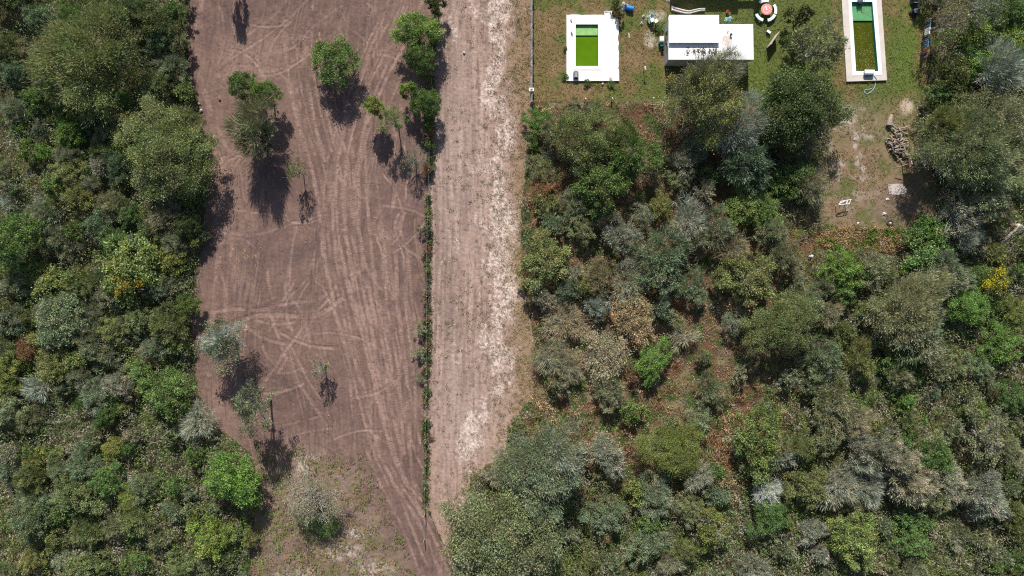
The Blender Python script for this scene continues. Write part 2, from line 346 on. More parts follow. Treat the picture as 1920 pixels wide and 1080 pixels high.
    for pts, w, s in DARKTRK_SHADE:
        d, a = seg_dist(px, py, smooth_line(pts)); k = (1 - sstep(w * .4, w, d)) * s * m
        fur = .5 + .5 * np.sin(d * 2.2 + fbm(px, py, 20, 4) * 6); mixc((.075, .052, .048), k * (.4 + .6 * fur)); h += -k * .08 * fur
    mixc((.42, .30, .13), (sstep(.70, .8, n3) * (blob(px, py, 455, 485, 34, 26) > 0) + sstep(.72, .8, n3) * (blob(px, py, 545, 410, 16, 14) > 0)) * .8, m)
    h += m * ((n3 - .5) * .06 + (n2 - .5) * .10 + (hr - .5) * .025)
    clod = sstep(.74, .86, n5 * .6 + n3 * .4); col *= (1 - .35 * clod * m)[..., None]; h += clod * m * .05
    # weedy lower part of the field
    wd = (inpoly(wx + (n4 - .5) * 60, wy + (n4 - .5) * 90 + (n2 - .5) * 40, WEEDY)) & (reg == 1); m2 = wd * sstep(825, 900, py + (n4 - .5) * 90) * sstep(0, 60, 690 + (py - 845) * .42 - px + (n4 - .5) * 60)
    mixc((.235, .165, .135), .6 * (n4 > .42), m2); mixc((.19, .145, .085), sstep(.5, .66, fbm(px, py, 16, 101)) * .7, m2); mixc((.10, .115, .03), sstep(.58, .7, fbm(px, py, 14, 103)) * .6, m2)
    for b in ((575, 860, 34, 22), (570, 880, 20, 30), (640, 1035, 60, 20), (700, 1068, 50, 22), (560, 1075, 50, 16), (668, 1000, 30, 14), (600, 985, 26, 10)):
        mixc((.44, .37, .31), np.clip(blob(px, py, *b) * 1.8, 0, 1) * sstep(.47, .62, n3) * .75, m2)
    h += m2 * (n2 - .5) * .15
    # cleared strip
    m = (reg == 2).astype(float)
    tpx = (px - 805) / 190.
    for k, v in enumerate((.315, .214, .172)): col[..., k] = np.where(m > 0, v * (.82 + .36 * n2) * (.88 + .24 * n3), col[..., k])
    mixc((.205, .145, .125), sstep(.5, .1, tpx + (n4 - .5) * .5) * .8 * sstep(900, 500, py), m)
    mixc((.34, .25, .215), blob(px, py, 860, 300, 70, 260) * .7 + blob(px, py, 870, 780, 70, 200) * .9, m)
    bend = 4 * np.sin(py / 140.) + 8 * sstep(600, 950, py) * -1
    for x0, w, s in STRK:
        d = np.abs(px - x0 - bend - (vnoise(py, px * 0 + x0, 60, x0) - .5) * 6); k = (1 - sstep(w * .6, w * 1.3, d)) * m * s * sstep(.25, .6, vnoise(py, px * 0 + x0, 70, x0 + 5)) * sstep(1000, 900, py)
        lg = .5 + .5 * np.sin(py * 2 * math.pi / 4.4); mixc((.36, .265, .225), k * (.5 + .5 * lg)); h -= k * (.06 - .04 * lg)
        k2 = np.exp(-((d - w * 1.7) / 1.0) ** 2) * m * s * sstep(.4, .7, vnoise(px, py, 14, 51)); mixc((.12, .085, .06), k2 * .7); h += k2 * .03
    cl = np.interp(py, [-50, 0, 100, 180, 230, 330, 440, 500, 560, 640, 680, 720, 760, 820, 900], [932, 935, 938, 920, 940, 935, 938, 948, 945, 925, 930, 938, 905, 888, 870])
    ww = np.interp(py, [0, 120, 300, 500, 700, 800, 900], [50, 44, 44, 50, 44, 30, 14])
    pr = 1 - np.clip(np.abs(px - cl + (n4 - .5) * 30) / ww / 1.25, 0, 1)
    strk = vnoise(px, py * .35, 5, 61) * .6 + n3 * .4
    wm = sstep(.44, .78, pr * .40 + (n5 * .3 + strk * .7) * .52 + (fbm(px, py * .6, 26, 71) - .5) * 1.0)
    ls = vnoise(px + 7 * np.sin(py / 110.) + (n4 - .5) * 10, py * .06, 3.0, 151) * .6 + vnoise(px, py * .05, 6.5, 153) * .4
    q = sstep(.55, .78, ls) * sstep(975, 940, px) * sstep(960, 860, py); mixc((.42, .305, .25), q * .55, m); q2 = sstep(.42, .22, ls) * sstep(975, 940, px); mixc((.19, .13, .105), q2 * .5 * sstep(960, 900, px), m); h += m * (q2 - q) * .03; mixc((.60, .50, .435), wm * .85 * (.22 + .78 * sstep(.44, .58, n3 * .5 + n5 * .5)), m)
    # strewn dry weeds on it
    wk = sstep(.56, .70, fbm(px, py, 7, 81, 3)) * sstep(880, 905, px) * (.4 + .6 * sstep(.4, .6, n4)); mixc((.12, .098, .055), wk * .55, m)
    br = sstep(935, 972, px + (n4 - .5) * 90) * sstep(260, 180, py) + sstep(945, 985, px + (n4 - .5) * 90) * sstep(200, 300, py)
    mixc((.215, .150, .078), br * .85 * (.6 + .4 * n3), m); mixc((.075, .082, .03), sstep(.56, .68, fbm(px, py, 9, 85)) * br * .7, m)
    h += m * ((n3 - .5) * .08 + (n2 - .5) * .1)
    # lawn
    m = (reg == 3).astype(float)
    for k, (a, b) in enumerate(((.13, .20), (.10, .148), (.042, .066))): col[..., k] = np.where(m > 0, (a + (b - a) * n2) * (.8 + .4 * n3), col[..., k])
    gr = sstep(.42, .60, fbm(px, py, 34, 111) + .3 * sstep(1180, 1400, px) * (px < 1560) + .25 * blob(px, py, 1690, 110, 50, 110) - .2 * sstep(200, 320, py) - .12 * sstep(1150, 1020, px))
    mixc((.078, .118, .024), gr * .95 * (.5 + .5 * n3), m); mixc((.095, .145, .025), np.clip(blob(px, py, 1700, 110, 40, 110) * 1.8 + blob(px, py, 1420, 130, 30, 90) * 1.2, 0, 1) * .8 * sstep(.35, .55, n3), m)
    mixc((.23, .15, .085), sstep(.52, .66, fbm(px, py, 40, 115)) * .6 * sstep(1250, 1100, px), m)
    low = sstep(160, 230, py) * (px > 1500)
    mixc((.245, .165, .12), low * .75 * (.5 + .5 * n4), m); mixc((.43, .36, .31), low * sstep(.54, .7, fbm(px, py, 15, 119)) * .55 * blob(px, py, 1605, 290, 70, 150) * 1.8, m); mixc((.085, .11, .03), low * sstep(.52, .64, fbm(px, py, 20, 121)) * .7, m)
    mixc((.16, .11, .095), blob(px, py, 1690, 390, 70, 60) * .8, m)
    for b in ((1229, 30, 26, 14), (1218, 72, 12, 22), (1222, 80, 16, 12), (1590, 220, 22, 26)): mixc((.45, .38, .31), np.clip(blob(px, py, *b) * 1.8, 0, 1) * (.4 + .6 * sstep(.4, .6, n3)), m)
    mixc((.24, .16, .10), np.clip(blob(px, py, 1185, 110, 38, 24) * 1.2, 0, 1) * .6, m); mixc((.50, .40, .31), np.clip(blob(px, py, 1700, 200, 16, 18) * 2, 0, 1) * .8, m)
    h += m * ((n3 - .5) * .06)
    spk = (n5 - .5) * .3; col *= (1 + spk)[..., None]
    # orange dry ledge under the right hand yard
    mixc((.27, .175, .09), np.clip(blob(px, py, 1640, 450, 95, 30) * 2, 0, 1) * (reg == 0) * .8); mixc((.17, .085, .045), np.clip(blob(px, py, 1510, 440, 45, 60) * 1.6, 0, 1) * (reg == 0) * .8)
    return np.clip(col, .01, .9), h, reg

# the sheet: fine where bare ground shows, coarse towards the horizon
def axis(lo, hi, fine_lo, fine_hi, fine, mid):
    a = list(np.arange(lo, fine_lo, mid)) + list(np.arange(fine_lo, fine_hi, fine)) + list(np.arange(fine_hi, hi + 1, mid))
    return a
X1 = axis(-120, 2040, 345, 1010, 1.45, 3.0); Y1 = list(np.arange(-120, 1201, 1.6))
far = [400, 1200, 4000, 14000, 40000]
X1 = np.array([X1[0] - f for f in far[::-1]] + X1 + [X1[-1] + f for f in far]); Y1 = np.array([Y1[0] - f for f in far[::-1]] + Y1 + [Y1[-1] + f for f in far])
GX, GY = np.meshgrid(X1, Y1)
gcol, gh, greg = paint(GX, GY)
gh[:5] = 0; gh[-5:] = 0; gh[:, :5] = 0; gh[:, -5:] = 0
POOL1 = (1079, 47, 1121, 125); POOL2 = [(1594.5, 5), (1633.5, 5), (1644.5, 135), (1603, 135)]
def fill_ground(names):
    ny, nx = GX.shape
    V = np.stack([(GX - 960) * S, (540 - GY) * S, gh], -1).reshape(-1, 3)
    C = np.concatenate([gcol, np.ones(GX.shape + (1,))], -1).reshape(-1, 4)
    j, i = np.mgrid[0:ny - 1, 0:nx - 1]; a = j * nx + i
    F = np.stack([a, a + nx, a + nx + 1, a + 1], -1)
    fr = greg[:-1, :-1]
    cx = (GX[:-1, :-1] + GX[1:, 1:]) / 2; cy = (GY[:-1, :-1] + GY[1:, 1:]) / 2
    hole = ((cx > POOL1[0] - 3) & (cx < POOL1[2] + 3) & (cy > POOL1[1] - 3) & (cy < POOL1[3] + 3)) | inpoly(cx, cy, [(1592, 1), (1637, 1), (1648, 139), (1600, 139)])
    for rid, (name, mat) in names.items():
        q = F[(fr == rid) & ~hole].reshape(-1, 4)
        used, inv = np.unique(q, return_inverse=True)
        me = bpy.data.meshes.new(name); nv = len(used); nf = len(q)
        me.vertices.add(nv); me.vertices.foreach_set('co', V[used].ravel())
        me.loops.add(nf * 4); me.loops.foreach_set('vertex_index', inv.ravel().astype(np.int32))
        me.polygons.add(nf); me.polygons.foreach_set('loop_start', np.arange(0, nf * 4, 4, dtype=np.int32)); me.polygons.foreach_set('loop_total', np.full(nf, 4, np.int32))
        me.update(); at = me.attributes.new('col', 'FLOAT_COLOR', 'POINT'); at.data.foreach_set('color', C[used].ravel().astype(np.float32))
        me.polygons.foreach_set('use_smooth', np.ones(nf, bool))
        tag(linkmesh(name, me, mat), kind='structure')
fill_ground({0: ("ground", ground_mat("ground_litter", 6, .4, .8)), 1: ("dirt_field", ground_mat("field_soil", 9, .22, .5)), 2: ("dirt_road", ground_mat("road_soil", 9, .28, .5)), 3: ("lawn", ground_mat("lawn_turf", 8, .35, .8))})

# ------------------------------------------------------------------ clouds of small faces (leaves, blades, twigs)
def face_cloud(name, C, A, W, rgb, mat, parent=None, point=False):
    """C centres, A long half axes, W half width vectors; rgb per face"""
    n = len(C)
    V = np.stack([C - A, C + W, C + A, C - W], 1).reshape(-1, 3)
    me = bpy.data.meshes.new(name); me.vertices.add(4 * n); me.vertices.foreach_set('co', V.astype(np.float32).ravel())
    me.loops.add(4 * n); me.loops.foreach_set('vertex_index', np.arange(4 * n, dtype=np.int32))
    me.polygons.add(n); me.polygons.foreach_set('loop_start', np.arange(0, 4 * n, 4, dtype=np.int32)); me.polygons.foreach_set('loop_total', np.full(n, 4, np.int32))
    me.update(); at = me.attributes.new('col' if mat == M_blade else 'tone', 'FLOAT_COLOR', 'FACE')
    at.data.foreach_set('color', np.concatenate([rgb, np.ones((n, 1))], 1).astype(np.float32).ravel())
    me.materials.append(mat)
    return me
def unit(v): return v / np.maximum(np.linalg.norm(v, axis=-1, keepdims=True), 1e-9)

def proto(seed, R, H, style):
    """one plant: crown (leaf sprays in uneven lobes) and trunk with limbs; returns meshes"""
    rg = np.random.RandomState(seed)
    P_ = dict(dense=(2000, .090, .040, .35, .125), dome=(2300, .085, .038, .3, .15), open=(800, .11, .038, .4, .13), feather=(1500, .18, .026, .6, .135), twig=(560, .42, .017, .75, .19), dry=(900, .12, .04, .4, .18), sparse=(260, .10, .036, .4, .14), tall=(620, .10, .036, .4, .15), broad=(1200, .11, .062, .2, .15))[style]
    dens, L, W, spiky, lrf = P_
    nl = 230 if R > 3.5 else (105 if R > 1.6 else 36)
    if style in ('open', 'sparse', 'tall'): nl = int(nl * .65)
    zc = H * .58; hz = H * .42
    if style == 'tall': zc = H * .76; hz = H * .22
    am = .35 if style == 'dome' else 1.0
    ph = rg.rand(6) * 6.28; ct = []
    for i in range(nl):
        z = 1 - 1.3 * (i + .5) / nl; az = i * 2.39996 + rg.randn() * .45; rr = math.sqrt(max(0, 1 - z * z))
        irr = 1 + am * (.2 * math.sin(2 * az + ph[0]) + .17 * math.sin(3 * az + ph[1]) + .12 * math.sin(5 * az + ph[2]))
        f = rg.uniform(.74, 1.02) if i % 5 else rg.uniform(.3, .7)
        ct.append((R * irr * f * rr * math.cos(az), R * irr * f * rr * math.sin(az), zc + hz * z * rg.uniform(.72, 1.12)))
    ct = np.array(ct); lr = R * lrf * rg.uniform(.6, 1.5, nl)
    if R <= 1.6: lr *= 1.35
    n = int(dens * R * R)
    w = lr ** 2; idx = rg.choice(nl, n, p=w / w.sum())
    dirs = unit(rg.randn(n, 3)); dirs[:, 2] = np.where(dirs[:, 2] < -.2, -dirs[:, 2], dirs[:, 2])
    if style == 'twig':
        off = dirs * (lr[idx] * rg.rand(n) ** .5 * 1.1)[:, None]
    else:
        off = dirs * (lr[idx] * rg.rand(n) ** .4)[:, None] * np.array([1, 1, .8])
        loose = rg.rand(n) < .3; off[loose] *= rg.uniform(1.1, 2.2, (loose.sum(), 1))
    Cc = ct[idx] + off
    if style not in ('open', 'sparse', 'tall'):                 # sprays between the lobes close the crown
        mk = rg.rand(n) < (.42 if style == 'dome' else .16); i2 = rg.randint(0, nl, n); tt = rg.rand(n, 1)
        mid_ = ct[idx] * tt + ct[i2] * (1 - tt); near = np.linalg.norm(ct[idx] - ct[i2], axis=1) < R * .8
        mk &= near; Cc[mk] = mid_[mk] + rg.randn(mk.sum(), 3) * R * .05
    outw = unit(Cc - np.array([0, 0, zc * .55]))
    a = unit(outw * spiky + dirs * spiky * .9 + rg.randn(n, 3) * (1 - spiky) * .8 + np.array([0, 0, .15]))
    Ls = L * rg.uniform(.6, 1.5, n)
    s = unit(np.cross(a, rg.randn(n, 3) + np.array([0, 0, .4]))) * (W * rg.uniform(.6, 1.4, n))[:, None]
    lobetone = rg.uniform(.68, 1.32, nl)[idx]; hue = rg.uniform(-1, 1, nl)[idx] * .5 + rg.randn(n) * .35
    t = lobetone * rg.uniform(.58, 1.5, n)
    rgb = np.stack([t * (1 + .16 * hue), t, t * (1 - .12 * hue)], 1)
    lobegrey = (rg.rand(nl) < .22)[idx]; rgb[lobegrey] *= np.array([1.12, 1.10, 1.18] if style == 'twig' else [1.28, 1.14, 1.32]); pale = rg.rand(n) < .02; rgb[pale] = rgb[pale] * 1.05 + .25
    Cz = Cc; Cz[:, 2] = np.maximum(Cz[:, 2], .08)
    me = face_cloud("crown", Cz, a * Ls[:, None], s, rgb, M_twig if style == 'twig' else M_leaf)
    b = MB()
    top = Vector((rg.randn() * .05 * R, rg.randn() * .05 * R, H * (.58 if style == 'tall' else .36))); r0 = max(.035, .022 * H + .018 * R)
    b.tube([(0, 0, -.1), (top.x * .4, top.y * .4, H * .18), top], [r0 * 1.3, r0, r0 * .8], 6)
    k = min(nl, {'twig': 24, 'open': 26, 'sparse': 22, 'tall': 26}.get(style, 12))
    for c in ct[rg.permutation(nl)[:k]]:
        c = Vector(c); mid = top.lerp(c, .5) + Vector((rg.randn() * .08 * R, rg.randn() * .08 * R, .05 * H))
        b.tube([top, mid, c, c + (c - mid) * .45], [r0 * .5, r0 * .32, r0 * .17, r0 * .04], 4, False)
        if style in ('open', 'twig', 'sparse', 'tall'):
            for q in range(3 if style != 'sparse' else 2):
                e = c + Vector(rg.randn(3)) * R * .2; m2 = mid.lerp(c, rg.uniform(.2, .9)); b.tube([m2, m2.lerp(e, .6) + Vector(rg.randn(3)) * .05 * R, e], [r0 * .2, r0 * .12, r0 * .03], 4, False)
    tm = bpy.data.meshes.new("trunk"); b.bm.to_mesh(tm); b.bm.free()
    tm.materials.append(M_palebark if style in ('twig', 'open', 'sparse', 'feather', 'tall') else M_bark)
    return me, tm, R, H
PROTO = {}
def get_proto(style, Rw, H, rnd):
    cls = 5.0 if Rw > 3.4 else (2.5 if Rw > 1.45 else 1.2)
    v = rnd.randrange(2 if cls == 5.0 else 3); key = (style, cls, v)
    if key not in PROTO:
        PROTO[key] = proto(hash_key(style) + int(cls * 100) + v * 7, cls, {5.0: 6.0, 2.5: 3.6, 1.2: 1.7}[cls], style)
    return PROTO[key]
def hash_key(s): return sum(ord(c) * (i + 3) for i, c in enumerate(s))

# palette: name -> (colour, word for labels)
PAL = {
 'olive': ((.112, .130, .048), 'olive green'), 'sage': ((.122, .148, .076), 'sage green'), 'green': ((.080, .124, .036), 'mid green'),
 'dark': ((.058, .074, .026), 'dark green'), 'bright': ((.085, .145, .032), 'bright green'), 'lime': ((.120, .168, .040), 'lime green'),
 'yellow': ((.118, .145, .042), 'yellow green'), 'grey': ((.132, .150, .086), 'grey green'), 'pale': ((.178, .186, .135), 'pale grey'),
 'silver': ((.29, .305, .265), 'silvery'), 'greybrown': ((.142, .138, .082), 'grey brown'), 'tan': ((.178, .152, .09), 'tan'),
 'rust': ((.145, .088, .046), 'rust brown'), 'bluegreen': ((.080, .112, .056), 'deep sage'), 'gold': ((.135, .135, .042), 'golden olive'),
}
PLANTS = []
TEX = dict(dense='dense leafy', dome='compact leafy', open='open branched', feather='wispy', twig='leafless twiggy', dry='dry leaved', sparse='sparse thin', tall='high crowned', broad='broad leaved')
def plant(px, py, rp, colkey, style, h=None, label=None, group=None, name=None, cat=None, sy=1.0, auto=False, seed=None, lean=None):
    rnd = random.Random(seed if seed is not None else int(px * 131 + py * 17))
    rw = rp * S
    if h is None: h = 1.1 + rw * .95 if rw < 3.4 else 2.2 + rw * .75
    h *= rnd.uniform(.9, 1.12)
    hc = h * (.76 if style == 'tall' else .62); k = (CAMH - hc) / CAMH; cw = P(px, py, hc); rw *= k
    me, tm, R, H = get_proto(style, rw, h, rnd)
    tall = h >= 3.6 or rp >= 38
    nm = name or ('tree' if tall else 'shrub')
    if not name and not tall: nm = {'feather': 'feathery_shrub', 'dry': 'dry_shrub', 'broad': 'broadleaf_shrub', 'open': 'open_shrub', 'sparse': 'sapling'}.get(style, 'shrub')
    if style == 'twig' and not name: nm = 'bare_tree' if tall else 'bare_shrub'
    root = empty(nm, (cw.x, cw.y, 0), rnd.uniform(0, 6.283), None, cat or ('tree' if tall else 'shrub'), group)
    if lean: root.location.x += lean[0]; root.location.y += lean[1]
    sx = rw / R * (1.08 if style == 'dome' else 1.06); asp = rnd.uniform(.88, 1.14); base, word = PAL[colkey]
    for mesh, pn in ((tm, 'trunk' if tall else 'stem'), (me, 'crown')):
        o = bpy.data.objects.new(pn, mesh); COL.objects.link(o); o.parent = root; o.scale = (sx * asp, sx * sy / asp, h / H)
        if lean:
            M = Matrix.Rotation(-root.rotation_euler.z, 2) @ Vector(lean)
            o.rotation_euler = (M.y / (h * .6) * 1.0, -M.x / (h * .6) * 1.0, 0)
        q_ = rnd.uniform(-.07, .07); j = [1 + q_, 1 - .3 * q_, 1 - 1.5 * q_ - .03]; g = rnd.uniform(.86, 1.16)
        o.color = (*[min(1, base[q] * j[q] * g * FOL) for q in range(3)], 1)
    PLANTS.append(dict(o=root, px=px, py=py, r=rp, key=colkey, style=style, tall=tall, label=label, auto=auto, nm=nm))
    if label: root['label'] = label
    return root
FOL = 1.82
#PLANTDATA
# ------------------------------------------------------------------ trees standing in the dirt field
G_F = 'trees left standing in the dirt field'
plant(630, 118, 40, 'green', 'dome', 4.6, 'dense round deep green tree alone in the upper dirt field', G_F, sy=1.05)
plant(457, 163, 25, 'green', 'dome', 4.4, 'olive green tree joined to its twin above the grey wispy tree', G_F)
plant(499, 178, 25, 'green', 'dome', 4.4, 'deep green rounded tree touching the right side of its olive twin', G_F)
plant(476, 240, 44, 'grey', 'twig', 6.4, 'smoky grey wispy tree below the two joined green trees in the field', G_F)
plant(482, 255, 32, 'bluegreen', 'feather', 4.6, 'dark grey green understorey tree inside the smoky grey tree', G_F)
plant(557, 322, 17, 'lime', 'sparse', 4.6, 'almost leafless sapling with a long branching shadow in the field', G_F)
plant(780, 58, 33, 'lime', 'dome', 4.6, 'yellow green tree against the field edge, upper of the pair', G_F, sy=1.15)
plant(790, 112, 27, 'green', 'dome', 4.6, 'dark based green tree directly below the yellow green one', G_F)
plant(705, 204, 17, 'lime', 'dome', 4.6, 'small lime tree on a thin trunk, left of its taller neighbour', G_F)
plant(738, 225, 22, 'lime', 'tall', 5.3, 'lime tree on a bare thin trunk casting a pointed shadow', G_F)
plant(766, 170, 15, 'lime', 'dome', 3.6, 'small lime crown left of the green tree on the fence line', G_F)
plant(800, 196, 23, 'green', 'dome', 3.6, 'mid green bushy tree on the fence line', G_F, sy=1.2)
plant(415, 645, 42, 'sage', 'tall', 5.6, 'pale tangled tree near the thicket edge with a dark shadow', G_F)
plant(420, 640, 32, 'silver', 'twig', 6.0, 'silvery bare branches tangled in the pale field tree', G_F)
plant(600, 688, 19, 'sage', 'sparse', 4.2, 'tiny thin sapling with a fan shaped shadow mid field', G_F)
plant(478, 762, 40, 'sage', 'tall', 6.8, 'pale airy green tree with a long bare trunk shadow below', G_F)
plant(580, 930, 52, 'pale', 'sparse', 4.8, 'large see-through grey tree over weeds in the lower field', G_F)
plant(588, 935, 38, 'greybrown', 'sparse', 3.8, 'brown twiggy tree in the middle of the see-through grey one', G_F)
plant(600, 975, 30, 'green', 'dry', 1.2, 'low green bush under the see-through grey tree', G_F)
plant(424, -60, 15, 'green', 'dome', 5.2, 'slim green tree just beyond the top of the photo', G_F)
# along the wire fence between field and road
FL = 'bushes along the wire fence'
for i, (x, y, r, c, s, h) in enumerate([(818, 12, 16, 'dark', 'dense', 3), (812, 60, 12, 'green', 'dense', 2), (806, 232, 14, 'green', 'dense', 2.2), (802, 255, 11, 'rust', 'dry', 1.4), (806, 272, 10, 'green', 'dense', 1.2), (775, 300, 22, 'sage', 'sparse', 3.4),
   (800, 318, 10, 'rust', 'dry', 1.1), (806, 345, 10, 'dark', 'dense', 1.2), (804, 372, 9, 'green', 'dense', 1.2), (802, 390, 9, 'lime', 'dense', 1.0), (792, 412, 20, 'sage', 'open', 2.4), (797, 435, 17, 'dark', 'dense', 2.4), (800, 470, 12, 'rust', 'dry', 1.3), (797, 490, 16, 'grey', 'feather', 2.2),
   (801, 506, 8, 'lime', 'dense', .8), (804, 548, 9, 'dark', 'dense', 1.1), (803, 580, 8, 'green', 'dense', 1.0), (802, 600, 8, 'rust', 'dry', .8), (788, 620, 18, 'sage', 'open', 2.4), (803, 635, 10, 'dark', 'dense', 1.4), (788, 660, 19, 'sage', 'open', 2.4), (803, 668, 9, 'green', 'dense', 1.2), (798, 695, 10, 'rust', 'dry', 1.2),
   (790, 712, 12, 'greybrown', 'twig', 1.6), (803, 735, 8, 'green', 'dense', 1), (800, 765, 10, 'rust', 'dry', 1), (803, 790, 9, 'green', 'dense', 1), (806, 815, 9, 'rust', 'dry', .9), (804, 840, 8, 'green', 'dense', .9), (800, 875, 7, 'green', 'dense', .8), (798, 905, 7, 'sage', 'dense', .7)]):
    if y > 330 and i % 3 == 1: continue
    if y > 330: r *= .62; h *= .55; s = {'dense': 'open'}.get(s, s) if i % 2 else s; x += (i * 7 % 5 - 2) * .9; y += (i * 13 % 11 - 5)
    plant(x, y, r, c, s, h, None, FL, auto='fence')
